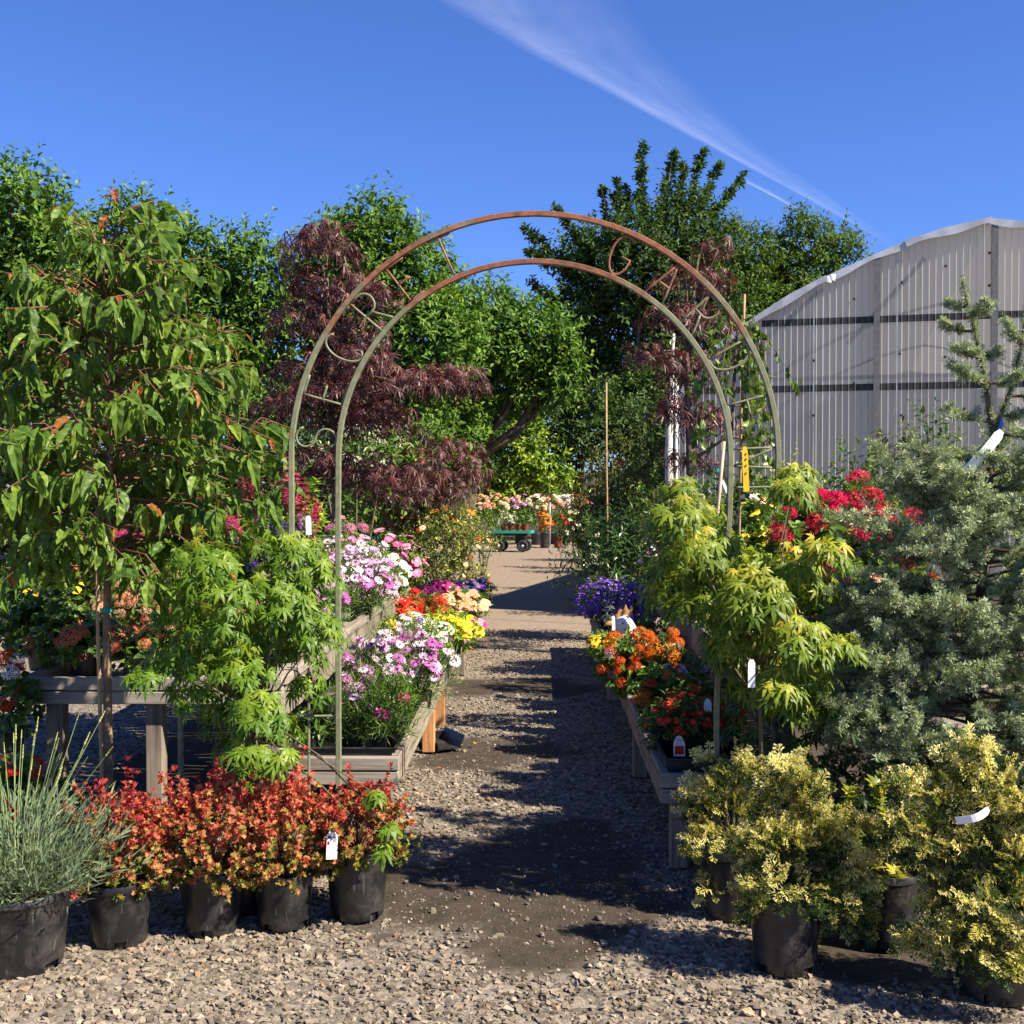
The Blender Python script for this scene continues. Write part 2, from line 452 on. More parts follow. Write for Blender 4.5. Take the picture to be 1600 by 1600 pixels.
# petals
Pt = {}
def petal(n, *cols):
    k = len(cols)
    Pt[n] = mat_petal(n + '_petal', [(i / max(k - 1, 1), c) for i, c in enumerate(cols)] if k > 1 else [(0, cols[0]), (1, cols[0])])
petal('daisy', (.42, .07, .33), (.55, .2, .47), (.78, .6, .72), (.82, .74, .78))
petal('daisy_heart', (.07, .015, .09))
petal('magenta', (.45, .012, .14), (.62, .03, .24))
petal('salvia_red', (.42, .02, .09), (.6, .08, .17))
petal('pink', (.62, .12, .28), (.75, .35, .45))
petal('purple', (.14, .03, .38), (.24, .07, .52))
petal('violet', (.09, .035, .34), (.2, .1, .5))
petal('coral', (.72, .16, .09), (.78, .3, .17))
petal('peach', (.78, .36, .2), (.82, .55, .36))
petal('red', (.62, .015, .014), (.7, .06, .03))
petal('scarlet', (.6, .006, .055), (.68, .015, .09))
petal('orange', (.75, .12, .012), (.8, .25, .02))
petal('redorange', (.7, .05, .02), (.8, .2, .03))
petal('yellow', (.8, .5, .015), (.82, .68, .08))
petal('white', (.78, .76, .68), (.84, .83, .8))
petal('cream', (.82, .7, .4), (.84, .78, .62))
petal('rose', (.75, .2, .3), (.8, .5, .4), (.82, .72, .5), (.84, .8, .72), (.75, .28, .12))
petal('blush', (.62, .25, .5), (.8, .5, .65))

# ------------------------------------------------------------------ leaf and flower templates (grow along +Y, face +Z)
def t_diamond(w=.5, fold=.12):
    return T([(0, 0, 0), (w / 2, .45, fold), (0, 1, -.08), (-w / 2, .45, fold)], [(0, 1, 2), (0, 2, 3)])
def t_leaf(w=.45, fold=.1, droop=.15, wide=.42):
    return T([(0, 0, 0), (w / 2, wide, fold - droop * .2), (0, wide + .06, -droop * .25), (-w / 2, wide, fold - droop * .2), (w * .3, .74, fold * .6 - droop * .6), (-w * .3, .74, fold * .6 - droop * .6), (0, 1, -droop)],
             [(0, 1, 2), (0, 2, 3), (1, 4, 6, 2), (2, 6, 5, 3)])
def t_hornbeam(curl=.34, wid=.225):
    n = 8
    V = []; Fc = []
    prof = [.0, .75, 1.0, .97, .84, .6, .3, 0.0]
    for i in range(n):
        y = i / (n - 1)
        zc = -curl * y * y
        w = wid * prof[i]
        z = zc + (.035 if i % 2 else -.01)
        V += [(0, y, zc - .01), (w * .55, y + .03 * (i < n - 1), z + w * .22), (w, y + (.06 if i < n - 1 else 0), z + w * .5 - .02), (-w * .55, y + .03 * (i < n - 1), z + w * .22), (-w, y + (.06 if i < n - 1 else 0), z + w * .5 - .02)]
    for i in range(n - 1):
        a, b = i * 5, i * 5 + 5
        Fc += [(a, a + 1, b + 1, b), (a + 1, a + 2, b + 2, b + 1), (a, b, b + 3, a + 3), (a + 3, b + 3, b + 4, a + 4)]
    return T(V, Fc)
def t_palm(ang=(-128, -84, -42, 0, 42, 84, 128), ln=(.4, .72, .95, 1.05, .95, .72, .4), w=.115, droop=.42, thin=False):
    V = [(0, 0, 0)]; Fc = []
    for a, l in zip(ang, ln):
        a = math.radians(a)
        d = np.array([math.sin(a), math.cos(a)]); s = np.array([d[1], -d[0]])
        st = [(.0, .25), (.28, .8), (.5, 1.0), (.78, .55), (1, 0)] if not thin else [(0, .4), (.35, 1), (.7, .8), (1, 0)]
        base = len(V)
        for t, k in st:
            p = d * l * t; q = s * w * k * l
            z = -droop * (l * t) ** 2
            V.append((p[0] + q[0], p[1] + q[1], z)); V.append((p[0] - q[0], p[1] - q[1], z + .02))
        for i in range(len(st) - 1):
            b = base + 2 * i
            Fc.append((b, b + 2, b + 3, b + 1))
    return T(V, Fc)
def t_lance(w=.2):
    return t_leaf(w, .05, .2, .4)
def t_strip(w=.06, bend=.25):
    return T([(-w / 2, 0, 0), (w / 2, 0, 0), (w / 2, .55, bend * .25), (-w / 2, .55, bend * .25), (0, 1, bend)], [(0, 1, 2, 3), (3, 2, 4)])
def t_rosette(n=7, w=.42):
    V = []; Fc = []
    r = random.Random(3)
    for k in range(n):
        a = 2 * PI * k / n + r.uniform(-.3, .3); el = r.uniform(.2, 1.1); l = r.uniform(.75, 1.05)
        d = np.array([math.cos(a) * math.cos(el), math.sin(a) * math.cos(el), math.sin(el)]); s = np.array([-math.sin(a), math.cos(a), 0])
        d = d[[0, 2, 1]]; s = s[[0, 2, 1]]
        b = len(V)
        nn = np.cross(s, d)
        V += [(0, 0, 0), d * l * .62 + s * w * .5 * l + nn * .05, d * l + nn * -.02, d * l * .62 - s * w * .5 * l + nn * .05]
        Fc += [(b, b + 1, b + 2), (b, b + 2, b + 3)]
    return T(V, Fc)
def t_spray():
    """flat, lacy cypress spray; tips paler than the base"""
    V = []; Fc = []; tv = []
    r = random.Random(5)
    def leafy(o, a, l, w, z0, dz, t0, t1):
        d = np.array([math.sin(a), math.cos(a)]); s_ = np.array([d[1], -d[0]]); b = len(V); o = np.array(o)
        p = [o, o + d * l * .62 + s_ * w, o + d * l, o + d * l * .62 - s_ * w]
        zz = [z0, z0 + dz * .6, z0 + dz, z0 + dz * .6]
        V.extend([(q[0], q[1], z) for q, z in zip(p, zz)])
        tv.extend([t0, t0 * .4 + t1 * .6, t1, t0 * .4 + t1 * .6])
        Fc.append((b, b + 1, b + 2, b + 3))
    leafy((0, 0), 0, 1.0, .025, 0, -.2, -.25, .1)
    for i in range(6):
        y = .1 + .15 * i
        l = (.48 - .045 * i) * r.uniform(.7, 1.2)
        for sg in (-1, 1):
            a = sg * r.uniform(.45, .95); z0 = -.2 * y * y; dz = r.uniform(-.25, .2) * l
            leafy((0, y), a, l, .036, z0, dz, -.3, .15)
            for f, da in ((.4, -.55), (.62, .6)):
                o = (math.sin(a) * l * f, y + math.cos(a) * l * f)
                leafy(o, a + sg * da, l * r.uniform(.32, .5), .036, z0 + dz * f, r.uniform(-.12, .12), -.2, .2)
    return T(V, Fc, None, tv)
def t_tuft(n=18, w=.1):
    V = []; Fc = []; tv = []
    r = random.Random(9)
    for k in range(n):
        a = r.uniform(0, 2 * PI); el = r.uniform(-.2, 1.45)
        d = np.array([math.cos(a) * math.cos(el), math.sin(el), math.sin(a) * math.cos(el)])
        s_ = np.cross(d, np.array([.3, .5, .8])); s_ /= np.linalg.norm(s_)
        b = len(V)
        V += [d * .04, d * .9 * r.uniform(.75, 1.1) + s_ * w, d * r.uniform(.75, 1.1) - s_ * w * .6]
        tv += [-.2, .1, .1]
        Fc.append((b, b + 1, b + 2))
    return T(V, Fc, None, tv)
def petal_ring(V, Fc, mi, n, l, w, z0, lift, mat=0, off=0, inner=.1, curl=0):
    for k in range(n):
        a = 2 * PI * (k + off) / n
        d = np.array([math.cos(a), math.sin(a), 0]); s = np.array([-math.sin(a), math.cos(a), 0]); u = np.array([0, 0, 1.0])
        b = len(V)
        V += [d * inner + u * z0, d * l * .6 + s * w * .5 + u * (z0 + lift * .6), d * l + u * (z0 + lift + curl) + s * w * .22, d * l + u * (z0 + lift + curl) - s * w * .22, d * l * .6 - s * w * .5 + u * (z0 + lift * .6)]
        Fc.append((b, b + 1, b + 2, b + 3, b + 4)); mi.append(mat)
def t_daisy():
    V, Fc, mi = [], [], []
    petal_ring(V, Fc, mi, 13, 1, .4, .02, -.08)
    b = len(V)
    V += [np.array([.24 * math.cos(a), .24 * math.sin(a), .06]) for a in np.linspace(0, 2 * PI, 9)[:-1]] + [np.array([0, 0, .14])]
    for k in range(8): Fc.append((b + k, b + (k + 1) % 8, b + 8)); mi.append(1)
    return T(V, Fc, mi)
def t_daisy_half():
    V, Fc, mi = [], [], []
    petal_ring(V, Fc, mi, 11, .78, .34, .02, .45, off=.3, inner=.12)
    petal_ring(V, Fc, mi, 5, .95, .36, .0, -.25, off=.1)
    b = len(V)
    V += [np.array([.24 * math.cos(a), .24 * math.sin(a), .08]) for a in np.linspace(0, 2 * PI, 9)[:-1]] + [np.array([0, 0, .2])]
    for k in range(8): Fc.append((b + k, b + (k + 1) % 8, b + 8)); mi.append(1)
    return T(V, Fc, mi)
def t_pansy():
    V, Fc, mi = [], [], []
    petal_ring(V, Fc, mi, 5, 1, 1.1, .02, .05, curl=-.12)
    b = len(V)
    V += [np.array([.2 * math.cos(a), .2 * math.sin(a), .08]) for a in np.linspace(0, 2 * PI, 6)[:-1]]
    Fc.append(tuple(range(b, b + 5))); mi.append(1)
    return T(V, Fc, mi)
def t_cluster(n=22, flat=.6):
    V, Fc, mi = [], [], []
    r = random.Random(4)
    for k in range(n):
        z = 1 - (k + .5) / n * 1.15; a = k * 2.4
        rr = math.sqrt(max(0, 1 - z * z))
        c = np.array([rr * math.cos(a), rr * math.sin(a), z * flat]); nrm = c / (np.linalg.norm(c) + 1e-6)
        s = np.cross(nrm, np.array([.2, .3, .93])); s /= np.linalg.norm(s) + 1e-9; q = np.cross(nrm, s)
        b = len(V)
        V.append(c + nrm * -.03)
        for j in range(5):
            w = 2 * PI * j / 5 + k
            w2 = w + .55
            V.append(c + .36 * (s * math.cos(w) + q * math.sin(w)) + nrm * .05); V.append(c + .33 * (s * math.cos(w2) + q * math.sin(w2)) + nrm * .03)
        for j in range(5): Fc.append((b, b + 1 + 2 * j, b + 2 + 2 * j)); mi.append(0)
    return T(V, Fc, mi)
def t_rose():
    V, Fc, mi = [], [], []
    petal_ring(V, Fc, mi, 6, 1, .95, 0, .05, inner=.1, curl=.1)
    petal_ring(V, Fc, mi, 5, .72, .8, .05, .35, off=.5, inner=.1, curl=.1)
    petal_ring(V, Fc, mi, 4, .42, .6, .08, .55, off=.2, inner=.06)
    return T(V, Fc, mi)
def t_spike(n=9):
    mb = MB()
    prof = []
    for i in range(n):
        t = i / (n - 1)
        prof.append(((.085 if i % 2 else .05) * (1 - .55 * t), t))
    mb.lathe([(r, z) for r, z in prof], 6)
    V = np.concatenate(mb.v)[:, [0, 2, 1]]
    return T(V, mb.f)
def t_whorlspike():
    """salvia: stem with whorls of tubular flowers"""
    V, Fc, mi = [], [], []
    for i in range(7):
        y = .12 + i * .13
        for k in range(5):
            a = 2 * PI * k / 5 + i * .6
            d = np.array([math.cos(a), .35, math.sin(a)]) * (.17 - .014 * i); s = np.array([-math.sin(a), 0, math.cos(a)]) * .045
            o = np.array([0, y, 0]); b = len(V)
            V += [o - s * .4, o + s * .4, o + d + s, o + d - s]
            Fc.append((b, b + 1, b + 2, b + 3)); mi.append(0)
    b = len(V)
    for k in range(3):
        a = 2 * PI * k / 3
        V += [np.array([.012 * math.cos(a), 0, .012 * math.sin(a)]), np.array([.008 * math.cos(a), 1, .008 * math.sin(a)])]
    for k in range(3): Fc.append((b + 2 * k, b + 2 * ((k + 1) % 3), b + 2 * ((k + 1) % 3) + 1, b + 2 * k + 1)); mi.append(1)
    return T(V, Fc, mi)

TP = dict(daisy_half=t_daisy_half(), hornbeam_curled=t_hornbeam(.75, .17), diamond=t_diamond(), leaf=t_leaf(), round=t_leaf(.7, .08, .12, .5), hornbeam=t_hornbeam(), palm=t_palm(), lace=t_palm(ln=(.6, .8, 1, 1.05, 1, .8, .6), ang=(-110, -75, -36, 0, 36, 75, 110), w=.06, droop=.75, thin=True),
          palmfar=t_palm(ang=(-80, -40, 0, 40, 80), ln=(.7, .95, 1.05, .95, .7), w=.13, droop=.4, thin=True),
          lance=t_lance(), strip=t_strip(), rosette=t_rosette(), spray=t_spray(), tuft=t_tuft(), daisy=t_daisy(), pansy=t_pansy(), cluster=t_cluster(), rose=t_rose(), spike=t_spike(), salvia=t_whorlspike(),
          five=t_pansy())

# ------------------------------------------------------------------ ground
def soil_shade_mask(x, y):
    """1 = bare dark earth and painted bench shade, 0 = loose gravel (numpy arrays)"""
    w = .18 * np.sin(x * 7.3 + 1.3 * np.sin(y * 5.1)) + .14 * np.sin(y * 8.7 + 2 * np.sin(x * 4.3 + 1)) + .08 * np.sin(x * 23 + y * 17) + .06 * np.sin(x * 31 - y * 27)
    def ell(cx, cy, rx, ry, r=0):
        c, s_ = math.cos(r), math.sin(r)
        u = ((x - cx) * c + (y - cy) * s_) / rx; v = (-(x - cx) * s_ + (y - cy) * c) / ry
        return 1 - np.sqrt(u * u + v * v)
    d = np.maximum.reduce([ell(-.12, 4.72, .72, .78), ell(-.02, 4.15, .36, .3), ell(-.28, 7.2, .55, .62), ell(.1, 5.2, .5, .6), ell(-.2, 9.6, .7, .6), ell(1.3, 4.1, .5, .3)])
    under = np.where((y > 5.15) & ((x < -1.0) & (x > -2.4) | (x > .75) & (x < 2.4)), .9, 0)  # shade beneath the benches, painted in as dark earth
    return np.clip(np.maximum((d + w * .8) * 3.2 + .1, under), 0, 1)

def mat_ground():
    m, nt, b = newmat('gravel_earth_shade')
    tc = N(nt, 'ShaderNodeTexCoord')
    so = N(nt, 'ShaderNodeAttribute', attribute_name='soil')  # earth patches plus the shade painted below the benches
    fa = N(nt, 'ShaderNodeAttribute', attribute_name='far')
    vo = N(nt, 'ShaderNodeTexVoronoi', Scale=42.0); nt.links.new(tc.outputs['Object'], vo.inputs['Vector'])
    sep = N(nt, 'ShaderNodeSeparateColor'); nt.links.new(vo.outputs['Color'], sep.inputs[0])
    stones = ramp(nt, [(0, (.09, .078, .064)), (.5, (.17, .145, .118)), (1, (.26, .225, .185))], sep.outputs[0])
    no = N(nt, 'ShaderNodeTexNoise', Scale=9.0, Detail=8.0, Roughness=.7); nt.links.new(tc.outputs['Object'], no.inputs['Vector'])
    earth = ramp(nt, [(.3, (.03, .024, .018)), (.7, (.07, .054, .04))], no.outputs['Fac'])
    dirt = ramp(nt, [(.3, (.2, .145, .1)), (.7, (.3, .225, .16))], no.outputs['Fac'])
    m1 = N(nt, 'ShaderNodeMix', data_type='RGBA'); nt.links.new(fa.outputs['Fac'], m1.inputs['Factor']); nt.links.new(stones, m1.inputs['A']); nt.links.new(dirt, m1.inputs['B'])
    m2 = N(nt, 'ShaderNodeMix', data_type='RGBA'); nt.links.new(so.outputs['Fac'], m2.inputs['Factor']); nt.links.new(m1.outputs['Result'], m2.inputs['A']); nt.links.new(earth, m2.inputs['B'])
    nt.links.new(m2.outputs['Result'], b.inputs['Base Color'])
    b.inputs['Roughness'].default_value = .9; b.inputs['Specular IOR Level'].default_value = .15
    nb = N(nt, 'ShaderNodeTexNoise', Scale=70.0, Detail=5.0); nt.links.new(tc.outputs['Object'], nb.inputs['Vector'])
    ad = N(nt, 'ShaderNodeMath', operation='MULTIPLY_ADD'); nt.links.new(vo.outputs['Distance'], ad.inputs[0]); ad.inputs[1].default_value = -.35; nt.links.new(nb.outputs['Fac'], ad.inputs[2])
    bp = N(nt, 'ShaderNodeBump', Strength=.55, Distance=.008); nt.links.new(ad.outputs[0], bp.inputs['Height']); nt.links.new(bp.outputs[0], b.inputs['Normal'])
    return m

def build_ground():
    xs = np.concatenate([[-400, -120, -40, -15, -7, -4.5], np.arange(-3.2, 3.21, .08), [4.5, 7, 15, 40, 120, 400]])
    ys = np.concatenate([[-60, -10, 0, 1.8], np.arange(2.6, 13.0, .08), np.arange(13.5, 45, .6), [60, 120, 400, 900]])
    X, Y = np.meshgrid(xs, ys)
    Z = .006 * np.sin(X * 3.1 + Y * 1.7) + .005 * np.sin(Y * 4.7 - X * 2.2) + .003 * np.sin(X * 21 + 2 * np.sin(Y * 13)) + .002 * np.sin(Y * 37 + X * 11)
    Z = np.where((np.abs(X) < 3.3) & (Y < 13), Z, 0) - .006
    nx, ny = len(xs), len(ys)
    V = np.stack([X, Y, Z], 2).reshape(-1, 3)
    i = np.arange((ny - 1) * (nx - 1)); r, c = i // (nx - 1), i % (nx - 1)
    Fc = np.stack([r * nx + c, r * nx + c + 1, (r + 1) * nx + c + 1, (r + 1) * nx + c], 1)
    me = bpy.data.meshes.new('ground')
    me.from_pydata(V.tolist(), [], Fc.tolist())
    a = me.attributes.new('soil', 'FLOAT', 'POINT'); s = soil_shade_mask(V[:, 0], V[:, 1]); s[(V[:, 1] > 14) | (np.abs(V[:, 0]) > 3.3)] = 0  # carries the painted bench shade along with the bare earth
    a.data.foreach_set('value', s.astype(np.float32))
    a = me.attributes.new('far', 'FLOAT', 'POINT'); a.data.foreach_set('value', np.clip((V[:, 1] - 9) / 6, 0, .6).astype(np.float32))
    me.polygons.foreach_set('use_smooth', [True] * len(Fc))
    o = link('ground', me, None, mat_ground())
    tag(o, kind='structure')

def stone_template(seed, low=False):
    r = np.random.default_rng(seed)
    V = np.array([(-1, -1, -1), (1, -1, -1), (1, 1, -1), (-1, 1, -1), (-1, -1, 1), (1, -1, 1), (1, 1, 1), (-1, 1, 1)]) * .68
    V = V * (1 + r.uniform(-.5, .3, V.shape))
    Fc = [(0, 2, 1), (0, 3, 2), (4, 5, 6), (4, 6, 7), (0, 1, 5), (0, 5, 4), (1, 2, 6), (1, 6, 5), (2, 3, 7), (2, 7, 6), (3, 0, 4), (3, 4, 7)]
    V = V * (1 + r.uniform(-.25, .2, (len(V), 1)))
    V = V * np.array([r.uniform(.75, 1.25), r.uniform(.6, .95), r.uniform(.34, .6)])
    return T(V, Fc)

def mat_stone():
    m, nt, b = newmat('gravel_stone')
    a = N(nt, 'ShaderNodeAttribute', attribute_name='tone')
    tc = N(nt, 'ShaderNodeTexCoord')
    c = ramp(nt, [(0, (.078, .062, .046)), (.35, (.165, .134, .1)), (.75, (.245, .2, .15)), (.93, (.31, .258, .196)), (.96, (.22, .135, .08)), (1, (.35, .3, .24))], a.outputs['Fac'])
    no = N(nt, 'ShaderNodeTexNoise', Scale=120.0, Detail=3.0); nt.links.new(tc.outputs['Object'], no.inputs['Vector'])
    mr = N(nt, 'ShaderNodeMapRange'); mr.inputs['From Min'].default_value = .3; mr.inputs['From Max'].default_value = .7; mr.inputs['To Min'].default_value = .75; mr.inputs['To Max'].default_value = 1.2
    nt.links.new(no.outputs['Fac'], mr.inputs['Value'])
    mx = N(nt, 'ShaderNodeVectorMath', operation='SCALE'); nt.links.new(c, mx.inputs[0]); nt.links.new(mr.outputs[0], mx.inputs['Scale'])
    nt.links.new(mx.outputs[0], b.inputs['Base Color'])
    b.inputs['Roughness'].default_value = .85; b.inputs['Specular IOR Level'].default_value = .2
    return m

def build_gravel():
    ms = mat_stone()
    items = []
    def region(x0, x1, y0, y1, dens, smin, smax, low, floor=.04):
        n = int((x1 - x0) * (y1 - y0) * dens)
        x = RNG.uniform(x0, x1, n); y = RNG.uniform(y0, y1, n)
        keep = RNG.random(n) < np.maximum(1 - soil_shade_mask(x, y) * 1.05, floor)
        x, y = x[keep], y[keep]; n = len(x)
        s = smin + (smax - smin) * RNG.random(n) ** 2.2
        z = .006 * np.sin(x * 3.1 + y * 1.7) + .005 * np.sin(y * 4.7 - x * 2.2) - .006 + s * RNG.uniform(.05, .4, n)
        a = RNG.uniform(0, 2 * PI, n)
        D = np.stack([np.cos(a), np.sin(a), RNG.normal(0, .25, n)], 1)
        Nn = np.stack([RNG.normal(0, .3, n), RNG.normal(0, .3, n), np.ones(n)], 1)
        p = Pts(np.stack([x, y, z], 1), D, Nn, s, RNG.random(n))
        k = RNG.integers(0, 14, n)
        for j in range(14):
            items.append((stone_template(50 + j, low), p.sel(np.where(k == j)[0])))
    region(-2.1, 2.1, 3.1, 4.6, 3300, .006, .0195, False)
    region(-.95, 1.25, 4.6, 6.6, 2700, .006, .019, False)
    region(-2.8, -.95, 4.6, 5.2, 700, .009, .02, True)
    region(-.9, .8, 6.6, 9.5, 1900, .007, .018, True)
    region(-.9, .8, 9.5, 13.5, 1000, .009, .017, True)
    region(-3.6, -2.3, 5, 9, 500, .009, .02, True)
    tet = T([(0, 0, .8), (.9, 0, -.4), (-.5, .8, -.4), (-.5, -.8, -.4)], [(0, 1, 2), (0, 2, 3), (0, 3, 1), (1, 3, 2)])
    n = 11000
    x = RNG.uniform(-1.1, 1.0, n); y = 3.4 + RNG.random(n) * 4.6
    a = RNG.uniform(0, 2 * PI, n); sz = .002 + .007 * RNG.random(n) ** 3
    z = .006 * np.sin(x * 3.1 + y * 1.7) + .005 * np.sin(y * 4.7 - x * 2.2) - .005 + sz * .3
    items.append((tet, Pts(np.stack([x, y, z], 1), np.stack([np.cos(a), np.sin(a), RNG.normal(0, .3, n)], 1), RNG.normal(0, .4, (n, 3)) + np.array([0, 0, 1]), sz, RNG.random(n) * .9)))
    o = link('gravel', mass_mesh('gravel', items, [ms]), None)
    tag(o, 'loose grey tan gravel stones covering the path', 'gravel', kind='stuff')

build_ground()
build_gravel()

# ------------------------------------------------------------------ sky: contrails (ice clouds, high and far away)
def mat_contrail(name, dens, wisp):
    m, nt, b = newmat(name)
    nt.nodes.remove(b)
    uv = N(nt, 'ShaderNodeUVMap', uv_map='uv')
    sp = N(nt, 'ShaderNodeSeparateXYZ'); nt.links.new(uv.outputs[0], sp.inputs[0])
    mp = N(nt, 'ShaderNodeMapping'); mp.inputs['Scale'].default_value = (5.0, 2.2, 1); nt.links.new(uv.outputs[0], mp.inputs['Vector'])
    no = N(nt, 'ShaderNodeTexNoise', Scale=2.0, Detail=9.0, Roughness=.55, Distortion=.3); nt.links.new(mp.outputs[0], no.inputs['Vector'])
    # profile across the ribbon: a crisp ridge near v=0.12, thin veil above
    fr = ramp(nt, [(0, (0, 0, 0)), (.13, (.75, .75, .75)), (.24, (.55, .55, .55)), (.45, (.3, .3, .3)), (.7, (.3 * wisp,) * 3), (1, (0, 0, 0))], sp.outputs['Y'])
    al = ramp(nt, [(0, (.55, .55, .55)), (.25, (.7, .7, .7)), (.6, (.9, .9, .9)), (.85, (.6, .6, .6)), (1, (0, 0, 0))], sp.outputs['X'])
    mr = N(nt, 'ShaderNodeMapRange'); mr.inputs['From Min'].default_value = .25; mr.inputs['From Max'].default_value = .8; mr.inputs['To Min'].default_value = .3
    nt.links.new(no.outputs['Fac'], mr.inputs['Value'])
    a = N(nt, 'ShaderNodeMath', operation='MULTIPLY'); nt.links.new(fr, a.inputs[0]); nt.links.new(al, a.inputs[1])
    a2 = N(nt, 'ShaderNodeMath', operation='MULTIPLY'); nt.links.new(a.outputs[0], a2.inputs[0]); nt.links.new(mr.outputs[0], a2.inputs[1])
    a3 = N(nt, 'ShaderNodeMath', operation='MULTIPLY'); nt.links.new(a2.outputs[0], a3.inputs[0]); a3.inputs[1].default_value = dens
    tr = N(nt, 'ShaderNodeBsdfTransparent'); tl = N(nt, 'ShaderNodeBsdfTranslucent'); tl.inputs['Color'].default_value = (.9, .92, .95, 1)
    ms = N(nt, 'ShaderNodeMixShader'); nt.links.new(a3.outputs[0], ms.inputs[0]); nt.links.new(tr.outputs[0], ms.inputs[1]); nt.links.new(tl.outputs[0], ms.inputs[2])
    nt.links.new(ms.outputs[0], nt.nodes['Material Output'].inputs['Surface'])
    return m

def contrail(name, label, low, high, alt, mat):
    """ribbon of ice cloud at altitude alt; low/high: its two edges as seen from the nursery"""
    def sky_pt(px, py):
        k = (alt - CAMH) / ((HOR - py) / F)
        return np.array([(px - VPX) / F * k, k, alt])
    def resample(pl, n):
        pl = np.array(pl, float); d = np.concatenate([[0], np.cumsum(np.linalg.norm(np.diff(pl, axis=0), axis=1))]); t = np.linspace(0, d[-1], n)
        return np.stack([np.interp(t, d, pl[:, k]) for k in (0, 1)], 1)
    nu, nv = 40, 9
    A, B = resample(low, nu), resample(high, nu)
    V, uvs = [], []
    for i in range(nu):
        for j in range(nv):
            q = A[i] + (B[i] - A[i]) * j / (nv - 1)
            V.append(sky_pt(*q)); uvs.append((i / (nu - 1), j / (nv - 1)))
    Fc = [(i * nv + j, (i + 1) * nv + j, (i + 1) * nv + j + 1, i * nv + j + 1) for i in range(nu - 1) for j in range(nv - 1)]
    me = bpy.data.meshes.new(name); me.from_pydata([list(v) for v in V], [], Fc)
    ul = me.uv_layers.new(name='uv')
    for lp in me.loops: ul.data[lp.index].uv = uvs[lp.vertex_index]
    o = link(name, me, None, mat)
    return tag(o, label, 'contrail')
contrail('contrail', 'broad white vapour trail crossing the blue sky diagonally', [(520, -90), (650, -12), (830, 92), (950, 152), (1100, 232), (1250, 312), (1410, 402)],
         [(800, -160), (950, -40), (1020, 78), (1100, 158), (1180, 232), (1285, 306), (1415, 398)], 3000.0, mat_contrail('ice_cloud', .19, .9))
contrail('contrail', 'short thin faint vapour trail below the broad one', [(1150, 284), (1190, 304), (1245, 334)], [(1152, 276), (1194, 297), (1247, 328)], 3400.0, mat_contrail('thin_ice_cloud', .35, .2))

# ------------------------------------------------------------------ greenhouse
def mat_poly(name, see):
    m, nt, b = newmat(name)
    b.inputs['Base Color'].default_value = (.36, .36, .34, 1); b.inputs['Roughness'].default_value = .35; b.inputs['Specular IOR Level'].default_value = .5
    tc = N(nt, 'ShaderNodeTexCoord')
    mp = N(nt, 'ShaderNodeMapping'); mp.inputs['Scale'].default_value = (3.0, 3.0, .35); nt.links.new(tc.outputs['Object'], mp.inputs['Vector'])
    no = N(nt, 'ShaderNodeTexNoise', Scale=1.2, Detail=6.0, Roughness=.65); nt.links.new(mp.outputs[0], no.inputs['Vector'])
    c = ramp(nt, [(.3, (.37, .37, .355)), (.7, (.48, .478, .458))], no.outputs['Fac']); nt.links.new(c, b.inputs['Base Color'])
    tl = N(nt, 'ShaderNodeBsdfTranslucent'); tl.inputs['Color'].default_value = (.6, .58, .52, 1)
    tp = N(nt, 'ShaderNodeBsdfTransparent'); tp.inputs['Color'].default_value = (.9, .9, .88, 1)
    m1 = N(nt, 'ShaderNodeMixShader'); m1.inputs[0].default_value = .35; nt.links.new(b.outputs[0], m1.inputs[1]); nt.links.new(tl.outputs[0], m1.inputs[2])
    m2 = N(nt, 'ShaderNodeMixShader'); m2.inputs[0].default_value = see; nt.links.new(m1.outputs[0], m2.inputs[1]); nt.links.new(tp.outputs[0], m2.inputs[2])
    nt.links.new(m2.outputs[0], nt.nodes['Material Output'].inputs['Surface'])
    return m
M['poly'] = mat_poly('ribbed_polycarbonate', .2)
M['poly_roof'] = mat_poly('milky_roof_film', .03)
M['dark_frame'] = mat_plain('dark_greenhouse_frame', (.03, .03, .03), .6, .3)
M['grey_frame'] = mat_plain('grey_greenhouse_post', (.14, .14, .135), .6, .3)
M['roof_edge'] = mat_plain('weathered_roof_edge_film', (.42, .44, .47), .5, .4, 0, 4, .3)

GH0 = np.array([1.62, 14.82, 0]); GD = unit(np.array([2.70, -.70, 0])); GN = np.array([GD[1], -GD[0], 0])   # wall origin, along, outward (towards camera)
def gh_u(px, Zguess):
    return None
# the roof line of the gable as (distance along wall, height)
_line = []
for px, py in ((1052, 640), (1075, 590), (1110, 549), (1165, 511), (1230, 468), (1300, 432), (1400, 388), (1470, 366), (1540, 350)):
    # intersect viewing ray with the wall plane
    dx = (px - VPX) / F
    t = np.dot(GH0, GN) / np.dot(np.array([dx, 1, 0]), GN)
    p = np.array([dx * t, t, 0]); _line.append((np.dot(p - GH0, GD), CAMH - (py - HOR) * t / F))
_pk = _line[-1][0]
_line += [(2 * _pk - u, h) for u, h in _line[-2::-1]]
_U = np.array([u for u, h in _line]); _H = np.array([h for u, h in _line])
def gh_h(u): return float(np.interp(u, _U, _H))
def GP(u, h, out=0.0): return GH0 + GD * u + GN * out + np.array([0, 0, h])

